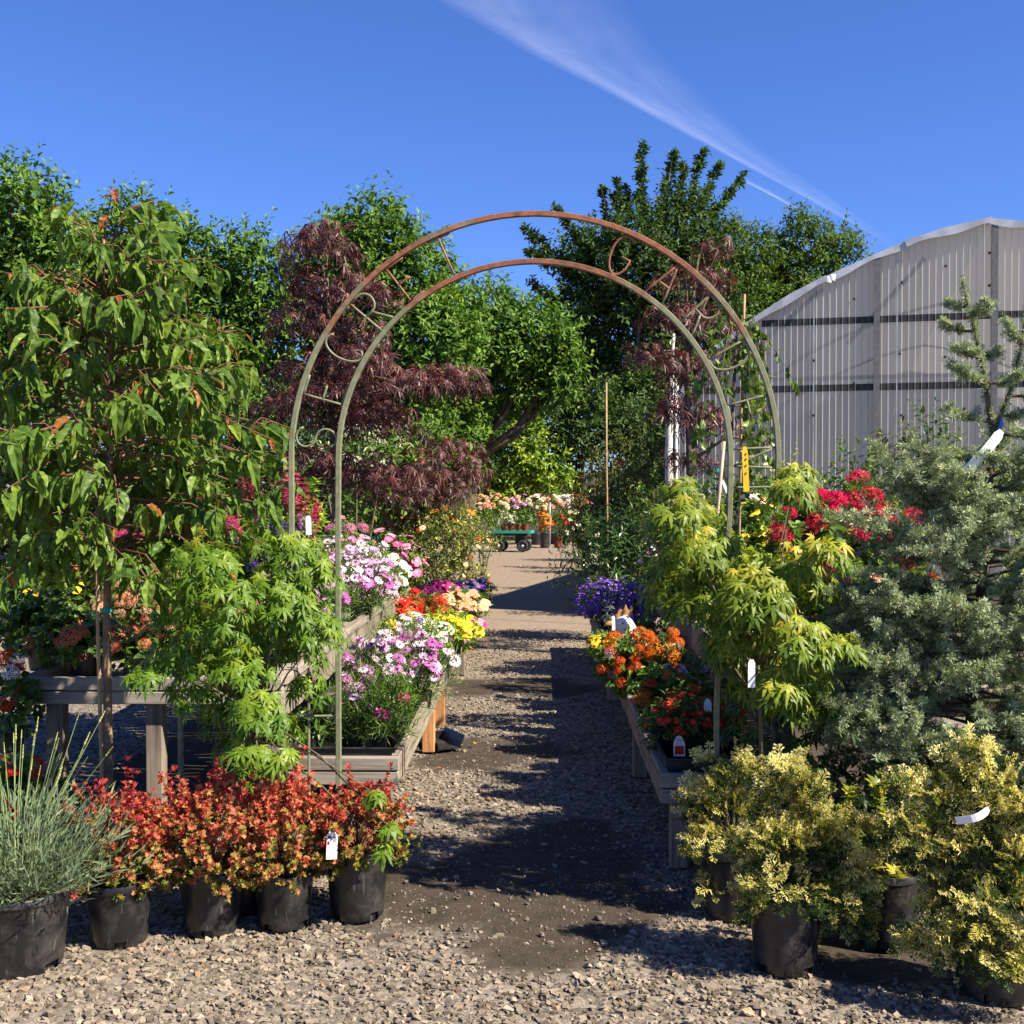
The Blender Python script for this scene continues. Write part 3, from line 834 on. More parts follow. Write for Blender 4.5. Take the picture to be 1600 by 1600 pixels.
def greenhouse():
    g = thing('greenhouse', 'arched greenhouse with grey ribbed translucent end wall', 'greenhouse', tuple(GH0))
    loc = lambda p: p - GH0
    u0, u1 = _U[0], _U[-1]
    # end wall sheets: each a ribbed panel
    edges = np.arange(u0, u1, .9).tolist() + [u1]
    for a, b in zip(edges[:-1], edges[1:]):
        mb = MB()
        n = max(1, int(round((b - a) / .075))); us = np.linspace(a, b - .004, n + 1)
        for i in range(n):
            x0, x1 = us[i], us[i + 1]
            r = .014
            q = [(x0, 0), (x1 - r, 0)]
            mb.add([loc(GP(x0, .05)), loc(GP(x1 - r, .05)), loc(GP(x1 - r, gh_h(x1 - r) - .02)), loc(GP(x0, gh_h(x0) - .02))], [(0, 1, 2, 3)])
            xm = x1 - r / 2
            mb.add([loc(GP(x1 - r, .05)), loc(GP(xm, .05, .018)), loc(GP(xm, gh_h(xm) - .02, .018)), loc(GP(x1 - r, gh_h(x1 - r) - .02)), loc(GP(x1, .05)), loc(GP(x1, gh_h(x1) - .02))], [(0, 1, 2, 3), (1, 4, 5, 2)])
        mb.build('wall_panel', M['poly'], g)
    # frame inside: girts, posts, braces
    for h in (3.62, 2.82):
        us = [u for u in np.linspace(u0, u1, 200) if gh_h(u) > h + .08]
        a, b = us[0], us[-1]
        mb = MB(); c = (loc(GP(a, h, .007)) + loc(GP(b, h, .007))) / 2
        R = np.stack([GD, -GN, [0, 0, 1]], 1)
        mb.box(c, (b - a, .012, .08), R); mb.build('girt', M['dark_frame'], g)
    mb = MB(); mb.box(loc((GP(u0 + .3, 3.02, -.9) + GP(u1 - .3, 3.02, -.9)) / 2), (u1 - u0 - .6, .05, .05), np.stack([GD, -GN, [0, 0, 1]], 1)); mb.build('cross_tie', M['dark_frame'], g)
    for px in (1365, 1545):
        dx = (px - VPX) / F; t = np.dot(GH0, GN) / np.dot(np.array([dx, 1, 0]), GN); u = np.dot(np.array([dx * t, t, 0]) - GH0, GD)
        mb = MB(); mb.box(loc(GP(u, gh_h(u) / 2, .03)), (.07, .05, gh_h(u) - .03), np.stack([GD, -GN, [0, 0, 1]], 1)); mb.build('post', M['grey_frame'], g)
    for ua, ha, ub, hb in ((_pk - 2.9, 3.2, _pk - 1.9, 4.1), (_pk - 1.6, 3.4, _pk - .7, 4.4), (_pk + .7, 4.4, _pk + 1.6, 3.4)):
        mb = MB(); mb.tube([loc(GP(ua, ha, -.5)), loc(GP(ub, hb, -.5))], .03, 6); mb.build('brace', M['grey_frame'], g)
    # arched ribs and roof skin going back
    Lb = 18.0
    mb = MB()
    us = np.linspace(u0, u1, 41); ring = []
    V = []
    for o in (0.0, -Lb):
        for u in us: V.append(loc(GP(u, gh_h(u) + .0, o)))
    n = len(us)
    mb.add(V, [(i, i + 1, n + i + 1, n + i) for i in range(n - 1)])
    for u in (u0, u1):
        mb.add([loc(GP(u, 0, 0)), loc(GP(u, 0, -Lb)), loc(GP(u, gh_h(u), -Lb)), loc(GP(u, gh_h(u), 0))], [(0, 1, 2, 3)])
    mb.build('roof_skin', M['poly_roof'], g)
    mb = MB(); V = [loc(GP(u, gh_h(u), -Lb)) for u in us] + [loc(GP(u, 0, -Lb)) for u in us]
    mb.add(V, [(i, i + 1, n + i + 1, n + i) for i in range(n - 1)]); mb.build('rear_wall', M['poly_roof'], g)
    for o in (-6.0, -12.0):
        mb = MB(); mb.tube([loc(GP(u0 + .03, 0, o))] + [loc(GP(u0 + .03 + (u1 - u0 - .06) * i / 30, gh_h(u0 + .03 + (u1 - u0 - .06) * i / 30) - .04, o)) for i in range(31)] + [loc(GP(u1 - .03, 0, o))], .025, 5); mb.build('rib', M['grey_frame'], g)
    # roof edge flashing with lapped lengths
    e = np.linspace(u0, u1, 9)
    for k in range(8):
        mb = MB(); pts = np.linspace(e[k] - .03, e[k + 1], 8)
        V = []
        lift = .012 * (k % 2)
        for u in pts:
            h = gh_h(u)
            sl = (gh_h(u + .02) - gh_h(u - .02)) / .04
            nn = np.array([-sl, 1.0]) / math.hypot(sl, 1)
            for o, d in ((.06 + lift, -.05 - .02 * math.sin(u * 9 + k)), (.06 + lift, .02 + lift), (-.12, .02 + lift)):
                V.append(loc(GP(u + nn[0] * d, h + nn[1] * d, o)))
        Fc = []
        for i in range(len(pts) - 1):
            for j in range(2): Fc.append((i * 3 + j, i * 3 + j + 1, i * 3 + 3 + j + 1, i * 3 + 3 + j))
        mb.add(V, Fc); mb.build('roof_edge', M['roof_edge'], g)
    for px, py in ((1288, 446), (1294, 443)):
        dx = (px - VPX) / F; t = np.dot(GH0, GN) / np.dot(np.array([dx, 1, 0]), GN); u = np.dot(np.array([dx * t, t, 0]) - GH0, GD)
        mb = MB(); p = loc(GP(u, gh_h(u) + .01, .1)); mb.add([p, p + GD * .06, p + GD * .05 + GN * .03 + np.array([0, 0, -.09]), p + GD * .01 + np.array([0, 0, -.07]) + GN * .02], [(0, 1, 2, 3)]); mb.build('torn_film', M['white'], g)
    for px, py in ((1403, 445), (1400, 555), (1537, 400), (1537, 450), (1268, 565), (1268, 650), (1403, 650), (1470, 420), (1470, 560), (1330, 470), (1330, 600), (1500, 640)):
        dx = (px - VPX) / F; t = np.dot(GH0, GN) / np.dot(np.array([dx, 1, 0]), GN); u = np.dot(np.array([dx * t, t, 0]) - GH0, GD)
        p = loc(GP(u, CAMH - (py - HOR) * t / F, 0)); mb = MB(); mb.tube([p, p + GN * .022], .016, 8); mb.build('screw_cap', M['dark_frame'], g)
    for px in (1268, 1396):
        dx = (px - VPX) / F; t = np.dot(GH0, GN) / np.dot(np.array([dx, 1, 0]), GN); u = np.dot(np.array([dx * t, t, 0]) - GH0, GD)
        mb = MB(); mb.box(loc(GP(u, gh_h(u) / 2, .016)), (.012, .008, gh_h(u) - .06), np.stack([GD, -GN, [0, 0, 1]], 1)); mb.build('joint_strip', M['roof_edge'], g)
greenhouse()

# ------------------------------------------------------------------ board fence far behind
def fence():
    f = thing('board_fence', 'dark weathered board fence at the far end of the path', 'fence', (0, 41, 0))
    x = -9.0
    while x < 9:
        w = random.uniform(.135, .15)
        mb = MB(); h = 2.22 + random.uniform(-.03, .03)
        mb.box((x + w / 2, random.uniform(-.006, .006), h / 2), (w - .01, .022, h)); mb.build('board', M['fence'], f)
        x += w
    for z in (.5, 1.8):
        mb = MB(); mb.box((0, .045, z), (18, .05, .09)); mb.build('rail', M['fence'], f)
fence()

# ------------------------------------------------------------------ rusty garden arch (flat, frontal)
AY = 4.68
def AP(px, py): return at(px, py, AY)
def arch():
    g = thing('garden_arch', 'rusty green metal garden arch with welded lettering spanning the path', 'garden arch', (0, AY, 0))
    k = AY / F
    cx, cz = (834 - VPX) * k, CAMH + (HOR - 716) * k
    def hoop(name, rpx, legL, legR):
        r = rpx * k
        pts = [np.array(p) for p in legL]
        for i in range(49):
            a = PI - PI * i / 48
            pts.append(np.array([cx + r * math.cos(a), 0, cz + r * math.sin(a)]))
        pts += [np.array(p) for p in legR]
        w = .0122
        V, Fc = [], []
        for i, p in enumerate(pts):
            t = pts[min(i + 1, len(pts) - 1)] - pts[max(i - 1, 0)]; t /= np.linalg.norm(t)
            nrm = np.array([-t[2], 0, t[0]])
            for sx, sy in ((-1, -1), (1, -1), (1, 1), (-1, 1)): V.append(p + nrm * w * sx * .85 + np.array([0, sy * w, 0]))
        for i in range(len(pts) - 1):
            for j in range(4): Fc.append((i * 4 + j, i * 4 + (j + 1) % 4, i * 4 + 4 + (j + 1) % 4, i * 4 + 4 + j))
        Fc += [(3, 2, 1, 0), tuple((len(pts) - 1) * 4 + j for j in range(4))]
        mb = MB().add(V, Fc); o = mb.build(name, M['arch'], g); bevel(o, .002, 1)
    X = lambda px: (px - VPX) * k
    H = lambda py: CAMH + (HOR - py) * k
    hoop('inner_hoop', 306, [(X(527), 0, 0), (X(527), 0, H(1100)), (X(527), 0, H(850))], [(X(1139), 0, H(800)), (X(1126), 0, H(960)), (X(1120), 0, H(1100)), (X(1118), 0, 0)])
    hoop('outer_hoop', 380, [(X(454), 0, H(852))], [(X(1213), 0, H(760))])
    def bar(name, a, b, r=.0055):
        mb = MB(); mb.tube([(X(a[0]), 0, H(a[1])), (X(b[0]), 0, H(b[1]))], r, 6); mb.build(name, M['arch'], g)
    def curve(pts, r=.0048):
        P = np.array(pts, float); out = []
        for i in range(len(P) - 1):                       # Catmull-Rom through the listed points
            p0, p1, p2, p3 = P[max(i - 1, 0)], P[i], P[i + 1], P[min(i + 2, len(P) - 1)]
            for t in np.linspace(0, 1, 7)[: 7 if i == len(P) - 2 else 6]:
                out.append(.5 * (2 * p1 + (p2 - p0) * t + (2 * p0 - 5 * p1 + 4 * p2 - p3) * t * t + (3 * p1 - p0 - 3 * p2 + p3) * t ** 3))
        mb = MB(); mb.tube([(X(q[0]), 0, H(q[1])) for q in out], r, 6); mb.build('scroll', M['arch'], g, True)
    # welded rod lettering between the hoops, reading clockwise
    arc = lambda cx_, cy_, rx, ry, a0, a1, n=14: [(cx_ + rx * math.cos(math.radians(a0 + (a1 - a0) * t / n)), cy_ + ry * math.sin(math.radians(a0 + (a1 - a0) * t / n))) for t in range(n + 1)]
    GL = {
        'S': [arc(.5, .74, .38, .24, 20, 270, 12) + arc(.5, .25, .4, .25, 90, -160, 12)[1:]],
        'E': [[(.1, 0), (.1, 1)], [(.1, .985), (.85, .985)], [(.1, .5), (.68, .5)], [(.1, .015), (.85, .015)]],
        'C': [arc(.52, .5, .44, .49, 52, 308, 20)],
        'R': [[(.1, 0), (.1, 1)], [(.1, .985)] + arc(.45, .73, .38, .255, 90, -90, 12) + [(.1, .475)], [(.42, .475), (.88, 0)]],
        'T': [[(.5, 0), (.5, 1)], [(.05, .985), (.95, .985)]],
        'G': [arc(.5, .5, .44, .49, 50, 330, 22) + [(.9, .46), (.55, .46)]],
        'A': [[(.02, 0), (.5, 1)], [(.5, 1), (.98, 0)], [(.22, .4), (.78, .4)]],
        'D': [[(.1, 0), (.1, 1)], [(.1, .985)] + arc(.38, .5, .5, .485, 90, -90, 16) + [(.1, .015)]],
        'N': [[(.05, 0), (.05, 1)], [(.05, 1), (.95, 0)], [(.95, 0), (.95, 1)]],
    }
    r_in, r_out = 306 * k + .012, 380 * k - .012
    def letter(ch, ang):
        mb = MB(); lw = .098 if ch not in 'N' else .082
        a = math.radians(ang); rm = (r_in + r_out) / 2
        o = np.array([cx + rm * math.cos(a), 0, cz + rm * math.sin(a)]); ex = np.array([math.sin(a), 0, -math.cos(a)]); ey = np.array([math.cos(a), 0, math.sin(a)])
        for st in GL[ch]:
            P = []
            for u, v in st:                                  # bend the letter with the hoop
                rr = r_in + (r_out - r_in) * v; th = a - (u - .5) * lw / rm
                P.append(np.array([cx + rr * math.cos(th), 0, cz + rr * math.sin(th)]))
            if len(P) == 2: P = [P[0] + (P[1] - P[0]) * t for t in np.linspace(0, 1, 5)]
            mb.tube(P, .0052, 6)
        mb.build('letter', M['arch'], g, True)
    for ch, an in zip('SECRETGARDEN', (174.6, 161.8, 150, 137.4, 125.4, 113.5, 66.6, 53.2, 40.2, 26.8, 12.6, .1)): letter(ch, an)
    bar('rung', (454, 852), (527, 850)); bar('rung', (1139, 762), (1213, 761))
    # low side panels with fleur-de-lis finials
    for sgn, xi, xo, fl in ((-1, 527, 277, (405, 480, 342)),):
        bar('panel_post', (xo, 1090), (xo, 765 + F * CAMH / AY), .012)
        bar('panel_rail', (xo, 1125), (xi, 1121), .006); bar('panel_rail', (xo, 1350), (xi, 1350), .006)
        for q, x in enumerate(fl):
            top = 1088
            bar('panel_rod', (x, 1350), (x, top), .0055)
            mb = MB()
            o = np.array([X(x), 0, H(top)])
            s = k
            def plate(pts):
                n = len(pts); V = [o + np.array([p[0] * s, -.004, p[1] * s]) for p in pts] + [o + np.array([p[0] * s, .004, p[1] * s]) for p in pts]
                mb.add(V, [tuple(range(n - 1, -1, -1)), tuple(range(n, 2 * n))] + [(i, (i + 1) % n, n + (i + 1) % n, n + i) for i in range(n)])
            plate([(-2, -2), (2, -2), (4, 14), (6, 26), (0, 44), (-6, 26), (-4, 14)])
            for e in (-1, 1): plate([(e * 3, 10), (e * 8, 20), (e * 13, 20), (e * 14, 12), (e * 11, 8), (e * 10, 14), (e * 6, 8), (e * 4, 4)][::e])
            plate([(-8, 2), (8, 2), (8, 7), (-8, 7)])
            mb.build('finial', M['arch'], g)
arch()

# ------------------------------------------------------------------ benches
def tier_bench(name, label, x0, x1, y0, y1, top, fh, legs, slat_face=False, leg_mat=None, side=1):
    """side: +1 the path is on the +X side"""
    b = thing(name, label, 'plant bench', ((x0 + x1) / 2, (y0 + y1) / 2, 0))
    ox, oy = (x0 + x1) / 2, (y0 + y1) / 2
    w, l = x1 - x0, y1 - y0
    def board(nm, c, d, mt):
        mb = MB(); mb.box((c[0] - ox, c[1] - oy, c[2]), d); o = mb.build(nm, M[mt], b); bevel(o, .004, 1); return o
    # end boards (two courses) and side boards
    for yy in (y0, y1 - .04):
        board('end_board', (ox, yy + .02, top - fh * .25 - .002), (w, .04, fh * .5 - .006), 'wood_x')
        board('end_board', (ox, yy + .022, top - fh * .75 - .002), (w - .004, .04, fh * .5 - .006), 'wood_x')
    n = max(2, int(round(l / 2.2)))
    for sx in (x0, x1 - .04):
        for i in range(n):
            a, c = y0 + .042 + (l - .084) * i / n, y0 + .042 + (l - .084) * (i + 1) / n
            face = (sx == x1 - .04) == (side > 0)
            if slat_face and face:
                board('side_rail', (sx + .02, (a + c) / 2, top - .025), (.055, c - a - .006, .045), 'wood_y')
            else:
                board('side_rail', (sx + .02, (a + c) / 2, top - fh / 2), (.04, c - a - .006, fh), 'wood_y')
    if slat_face:
        sx = x1 - .02 if side > 0 else x0 + .02
        y = y0 + .06
        while y < y1 - .12:
            ww = random.uniform(.085, .1)
            board('slat', (sx, y + ww / 2, top - .05 - fh * .6), (.02, ww - .008, fh * 1.2 + random.uniform(-.012, .012)), 'wood_z')
            y += ww
    # deck slats
    y = y0 + .06
    while y < y1 - .1:
        ww = .09
        board('deck_slat', (ox, y + ww / 2, top - .06), (w - .09, ww - .014, .022), 'wood_x'); y += ww
    for (lx, ly, mt) in legs:
        h = top - .075
        board('leg', (lx, ly, h / 2), (.075, .075, h), mt)
    return b
tier_bench('plant_bench', 'low weathered wooden bench of daisies along the left path edge', -1.12, -.613, 5.2, 13.4, .42, .13, [(-.70, 5.32, 'wood_z'), (-1.07, 5.32, 'wood_z'), (-.665, 7.2, 'cedar'), (-.665, 8.0, 'cedar'), (-1.07, 7.2, 'wood_z'), (-.665, 10.2, 'wood_z'), (-.665, 13.3, 'wood_z')])
tier_bench('plant_bench', 'tall weathered wooden bench behind the hornbeam trunk on the left', -2.3, -1.13, 5.2, 10.4, .77, .125, [(-2.17, 5.29, 'wood_z'), (-1.72, 5.29, 'wood_z'), (-1.2, 5.4, 'wood_z'), (-1.2, 7.8, 'wood_z'), (-1.2, 10.3, 'wood_z'), (-2.17, 10.3, 'wood_z')], True)
tier_bench('plant_bench', 'low weathered wooden bench of orange flowers along the right path edge', .516, .975, 4.96, 11.8, .41, .13, [(.6, 5.02, 'wood_z'), (.93, 5.02, 'wood_z'), (.57, 6.6, 'wood_z'), (.57, 9.0, 'wood_z'), (.57, 11.7, 'wood_z')], side=-1)
tier_bench('plant_bench', 'tall weathered wooden bench under the red geraniums on the right', .985, 2.3, 4.98, 11.0, .77, .125, [(1.05, 5.1, 'wood_z'), (2.2, 5.1, 'wood_z'), (1.05, 8.0, 'wood_z'), (1.05, 10.9, 'wood_z'), (2.2, 10.9, 'wood_z')], True, side=-1)
# ground rail in front of the tall left bench
o = MB().box((0, 0, .05), (1.1, .1, .09)).build('timber_sleeper', M['wood_x']); o.location = (-1.75, 5.1, 0); bevel(o, .006, 1)
tag(o, 'weathered timber lying on the ground under the tall left bench', 'timber')

# ------------------------------------------------------------------ pots
_pots = {}
def pot_mesh(r, h, mat='pot', n=32, notch=True):
    key = (round(r, 3), round(h, 3), mat, notch)
    if key in _pots: return _pots[key]
    mb = MB()
    rb = r * .84; nh = min(.032, h * .13)
    prof = [(rb * .93, 0), (rb * .985, .006), (rb + (r - rb) * nh / h * .9, nh), (rb + (r - rb) * .55, h * .55), (r * .975, h - .03), (r * .98, h - .028), (r * 1.02, h - .024), (r * 1.025, h - .004), (r * 1.01, h), (r * .965, h), (r * .95, h - .02), (r * .9, h * .5)]
    V, Fc = [], []
    for rr, z in prof:
        for k in range(n): V.append((rr * math.cos(2 * PI * k / n), rr * math.sin(2 * PI * k / n), z))
    holes = set()
    if notch:
        for c in range(4):
            for d in (0, 1, 2)[:2 if n < 40 else 3]: holes.add((int(n * (c / 4 + .66)) + d) % n)
    for i in range(len(prof) - 1):
        for k in range(n):
            if i == 1 and k in holes or i == 0 and k in holes: continue
            Fc.append((i * n + k, i * n + (k + 1) % n, (i + 1) * n + (k + 1) % n, (i + 1) * n + k))
    Fc.append(tuple(range(n - 1, -1, -1)))
    mb.add(V, Fc)
    for k in holes:                                     # recessed drain notches
        a, b = 2 * PI * k / n, 2 * PI * (k + 1) / n
        ri, ro = rb * .86, rb + (r - rb) * nh / h * .9
        q = [(ri * math.cos(a), ri * math.sin(a), 0), (ri * math.cos(b), ri * math.sin(b), 0), (ri * math.cos(b), ri * math.sin(b), nh), (ri * math.cos(a), ri * math.sin(a), nh), (ro * math.cos(b), ro * math.sin(b), nh), (ro * math.cos(a), ro * math.sin(a), nh)]
        mb.add(q, [(0, 1, 2, 3), (3, 2, 4, 5)])
    me = mb.mesh('pot', M[mat], True)
    _pots[key] = me
    return me
_soils = {}
def add_pot(root, r, h, mat='pot', rz=0.0, z=0.0):
    o = link('pot', pot_mesh(r, h, mat, 32 if r < .13 else 44, r > .07), root); o.rotation_euler = (0, 0, rz); o.location = (0, 0, z)
    m = o.modifiers.new('edge', 'EDGE_SPLIT'); m.split_angle = math.radians(40)
    key = round(r, 3)
    if key not in _soils:
        mb = MB(); n = 16
        mb.add([(0, 0, .012)] + [(r * .945 * math.cos(2 * PI * k / n), r * .945 * math.sin(2 * PI * k / n), random.uniform(-.004, .004)) for k in range(n)], [(0, 1 + k, 1 + (k + 1) % n) for k in range(n)])
        _soils[key] = mb.mesh('soil', M['soil'])
    s = link('soil', _soils[key], root); s.location = (0, 0, z + h - .03)

def sph(n, zmin=-1.0, zmax=1.0):
    z = RNG.uniform(zmin, zmax, n); a = RNG.uniform(0, 2 * PI, n); r = np.sqrt(1 - z * z)
    return np.stack([r * np.cos(a), r * np.sin(a), z], 1)

def jit(a, s): return a + RNG.normal(0, s, a.shape)

def shoots(base, direc, length, per, size, spread=.9, tone=(0, 1), upn=.6, sizevar=.3, taper=.35, droop=0.0, spiral=True):
    """leaves set along shoots. base, direc: (n,3); length (n,)"""
    n = len(base)
    t = (np.arange(per) + .5) / per
    t = np.tile(t, (n, 1)) + RNG.uniform(-.06, .06, (n, per))
    d = unit(direc)
    pos = base[:, None, :] + d[:, None, :] * (t * length[:, None])[:, :, None]
    pos[:, :, 2] -= droop * (t * length[:, None]) ** 2
    ax = unit(np.cross(d, RNG.normal(0, 1, (n, 3)))); ay = np.cross(d, ax)
    ph = np.arange(per) * (2.4 if spiral else PI) + RNG.uniform(0, 2 * PI, (n, 1))
    rad = ax[:, None, :] * np.cos(ph)[:, :, None] + ay[:, None, :] * np.sin(ph)[:, :, None]
    D = rad * spread + d[:, None, :] * .55 + RNG.normal(0, .18, (n, per, 3))
    D[:, :, 2] -= droop * .8
    Nn = d[:, None, :] * .5 + np.array([0, 0, upn]) + RNG.normal(0, .3, (n, per, 3))
    S = size * (1 - taper * t) * RNG.uniform(1 - sizevar, 1 + sizevar, (n, per))
    Tn = tone[0] + (tone[1] - tone[0]) * np.clip(t * .6 + RNG.uniform(-.2, .55, (n, per)), 0, 1)
    return Pts(pos.reshape(-1, 3), D.reshape(-1, 3), Nn.reshape(-1, 3), S.ravel(), Tn.ravel())

def blob_pts(blobs, shoots_per_m2, slen, per, size, up=.5, tone=(0, 1), inner=.45, **kw):
    """blobs: (c, r) ellipsoids -> leafy shoots standing on their surface plus filling inside"""
    out = []
    for c, r in blobs:
        c, r = np.array(c, float), np.array(r, float)
        area = 4 * PI * ((r[0] * r[1]) ** 1.6 / 3 + (r[0] * r[2]) ** 1.6 / 3 + (r[1] * r[2]) ** 1.6 / 3) ** (1 / 1.6)
        n = max(6, int(area * shoots_per_m2))
        s = sph(n)
        wob = 1 + .16 * np.sin(s[:, 0] * 5 + c[0] * 3) * np.sin(s[:, 1] * 6 + c[2]) + .12 * np.sin(s[:, 2] * 8 + c[0])
        base = c + s * r * (RNG.uniform(.62, .9, n) * wob)[:, None]
        d = s + np.array([0, 0, up]) + RNG.normal(0, .3, (n, 3))
        out.append(shoots(base, d, slen * RNG.uniform(.5, 1.25, n), per, size, tone=tone, **kw))
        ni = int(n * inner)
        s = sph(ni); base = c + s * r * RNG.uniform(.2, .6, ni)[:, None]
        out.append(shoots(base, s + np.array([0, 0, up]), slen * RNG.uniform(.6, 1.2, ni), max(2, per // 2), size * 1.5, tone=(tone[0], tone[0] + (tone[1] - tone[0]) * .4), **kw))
    return cat(*out)

def limbs(mb, base, blobs, r0, rng=random, mi=0, sides=7):
    """trunk from base up with a tapered limb into every blob"""
    base = np.array(base, float)
    cs = [np.array(c, float) for c, r in blobs]
    top = np.mean(cs, axis=0); fork = base * .0 + np.array([base[0] * .6 + top[0] * .4, base[1] * .6 + top[1] * .4, base[2] + (min(c[2] for c in cs) - base[2]) * .75])
    mb.tube([base, base * .5 + fork * .5 + np.array([rng.uniform(-.05, .05), 0, 0]), fork], [r0, r0 * .8, r0 * .68], sides, mi)
    for c in cs:
        m1 = fork * .55 + c * .45 + np.array([rng.uniform(-.12, .12), rng.uniform(-.12, .12), -.1 * abs(c[0] - fork[0])])
        mb.tube([fork, m1, c, c + (c - m1) * .2], [r0 * .5, r0 * .34, r0 * .2, r0 * .06], 5, mi)

# ------------------------------------------------------------------ background trees
def tree(label, blobs_px, Z, leafmat, size, dens=34, slen=.42, per=8, trunk_px=None, r0=.16, tpl='diamond', name='tree', tone=(0, 1), up=.5, zs=.8, spikes=None, group=None, bark='bark', **kw):
    k = Z / F
    bl = []
    for i, b in enumerate(blobs_px):
        px, py, r = b[0], b[1] + (18 if Z < 30 else 0), b[2]
        dz = b[3] if len(b) > 3 else ((i * 37) % 7 - 3) / 3 * r * k * .5
        w = at(px, py, Z); w[0] *= (Z + dz) / Z; w[2] = CAMH + (w[2] - CAMH) * (Z + dz) / Z; w[1] += dz
        bl.append((w, np.array([r * k, r * k * zs, r * k])))
    tx = trunk_px if trunk_px is not None else np.mean([b[0] for b in blobs_px])
    base = np.array([(tx - VPX) * k, Z, 0.0])
    root = thing(name, label, 'tree', tuple(base), 0, group)
    bl = [(c - base, r) for c, r in bl]
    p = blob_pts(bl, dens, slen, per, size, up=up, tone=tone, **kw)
    if spikes:
        sp = []
        for (ax, ay, bx, by) in spikes:
            a = at(ax, ay, Z) - base; b = at(bx, by, Z) - base; a[1] += RNG.uniform(-.8, .8); b[1] = a[1] + RNG.uniform(-.3, .3)
            L_ = np.linalg.norm(b - a)
            m = int(L_ / .06)
            tt = np.sort(RNG.random(m))
            bb = a + (b - a) * tt[:, None]
            dd = unit((b - a)[None]) * .9 + RNG.normal(0, .5, (m, 3))
            sp.append(shoots(bb, dd, (.5 - .25 * tt) * RNG.uniform(.6, 1.2, m), per, size, tone=tone, **kw))
        p = cat(p, *sp)
    emit(root, 'leaf', TP[tpl], p, L[leafmat], 0, 'crown')
    mb = MB(); limbs(mb, (0, 0, 0), bl, r0)
    if spikes:
        for (ax, ay, bx, by) in spikes: mb.tube([at(ax, ay, Z) - base, at(bx, by, Z) - base], [.04, .01], 4)
    mb.build('trunk', M[bark], root, True)
    return root

tree('round crowned green tree at the far left top corner', [(15, 318, 78), (85, 385, 78), (5, 440, 105), (-90, 370, 110), (95, 520, 100), (-40, 560, 120)], 18, 'tree', .145, trunk_px=40)
tree('green tree with small pointed top behind the hornbeam crown', [(205, 352, 60), (165, 430, 75), (245, 455, 85), (285, 380, 52), (215, 570, 100), (130, 500, 80)], 19, 'tree', .145, trunk_px=200)
tree('green tree between the hornbeam and the dark red maple', [(390, 408, 60), (335, 470, 75), (425, 490, 72), (380, 590, 95), (300, 560, 90)], 19.5, 'tree', .145, trunk_px=360)
tree('tall glossy green tree rising behind the left arch curve', [(585, 365, 70), (530, 405, 72), (640, 425, 75), (560, 505, 92), (660, 520, 88), (600, 610, 100), (710, 480, 55)], 20, 'tree', .15, trunk_px=600)
tree('leaning green tree filling the middle of the arch', [(770, 505, 68), (845, 515, 58), (720, 560, 75), (800, 570, 70), (690, 640, 72), (868, 560, 40), (862, 596, 28)], 24, 'tree', .165, trunk_px=712, r0=.17)
tree('tall dark upright tree with spiky top right of the arch', [(1000, 430, 95), (1060, 380, 72), (930, 420, 60), (980, 540, 105), (895, 500, 55), (1085, 480, 85), (930, 610, 80), (1020, 650, 90)], 43, 'tree_dark', .26, dens=8, slen=.9, per=10, trunk_px=1000, r0=.3, up=.9,
     spikes=[(1000, 380, 998, 242), (1030, 370, 1050, 245), (1060, 340, 1068, 258), (1070, 350, 1094, 242), (1085, 350, 1120, 262), (1095, 360, 1156, 282), (960, 390, 938, 292), (970, 380, 962, 285), (900, 440, 822, 366), (930, 420, 868, 338), (920, 450, 826, 392), (890, 500, 830, 440), (1110, 400, 1150, 345), (985, 350, 975, 300)])
tree('small topped loose green tree left of the greenhouse roof', [(1252, 385, 44), (1222, 430, 42), (1308, 398, 30), (1298, 425, 26), (1238, 480, 62), (1190, 460, 48), (1290, 470, 35)], 47, 'tree_far', .26, dens=9, slen=.8, per=9, trunk_px=1240)
tree('feathery green tree between the spiky tree and the greenhouse', [(1130, 400, 45), (1175, 405, 34), (1120, 470, 62), (1170, 500, 60), (1105, 560, 80), (1190, 560, 60)], 45, 'tree_far', .26, dens=9, slen=.8, per=9, trunk_px=1130)
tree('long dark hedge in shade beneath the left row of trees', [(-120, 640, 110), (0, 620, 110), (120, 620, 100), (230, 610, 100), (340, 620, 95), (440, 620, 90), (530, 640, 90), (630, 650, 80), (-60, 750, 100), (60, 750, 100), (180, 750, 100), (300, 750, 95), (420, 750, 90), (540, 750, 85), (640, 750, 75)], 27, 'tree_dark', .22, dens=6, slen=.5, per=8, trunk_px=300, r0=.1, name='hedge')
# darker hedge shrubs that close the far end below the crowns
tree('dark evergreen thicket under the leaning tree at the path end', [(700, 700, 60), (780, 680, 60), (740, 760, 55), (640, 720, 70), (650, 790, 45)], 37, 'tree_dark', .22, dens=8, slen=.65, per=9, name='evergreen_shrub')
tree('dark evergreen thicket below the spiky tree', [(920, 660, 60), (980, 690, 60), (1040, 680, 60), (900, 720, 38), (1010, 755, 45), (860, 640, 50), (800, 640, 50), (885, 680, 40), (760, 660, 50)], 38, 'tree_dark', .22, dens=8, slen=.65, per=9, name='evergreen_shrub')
tree('shady green shrub mass low behind the hornbeam', [(40, 680, 90), (150, 660, 90), (250, 690, 80), (100, 790, 90), (-60, 760, 100), (230, 780, 70), (40, 880, 70), (140, 880, 70), (230, 870, 70), (-60, 880, 80), (-150, 780, 110)], 15, 'tree_dark', .13, dens=20, slen=.4, per=8, name='shrub')
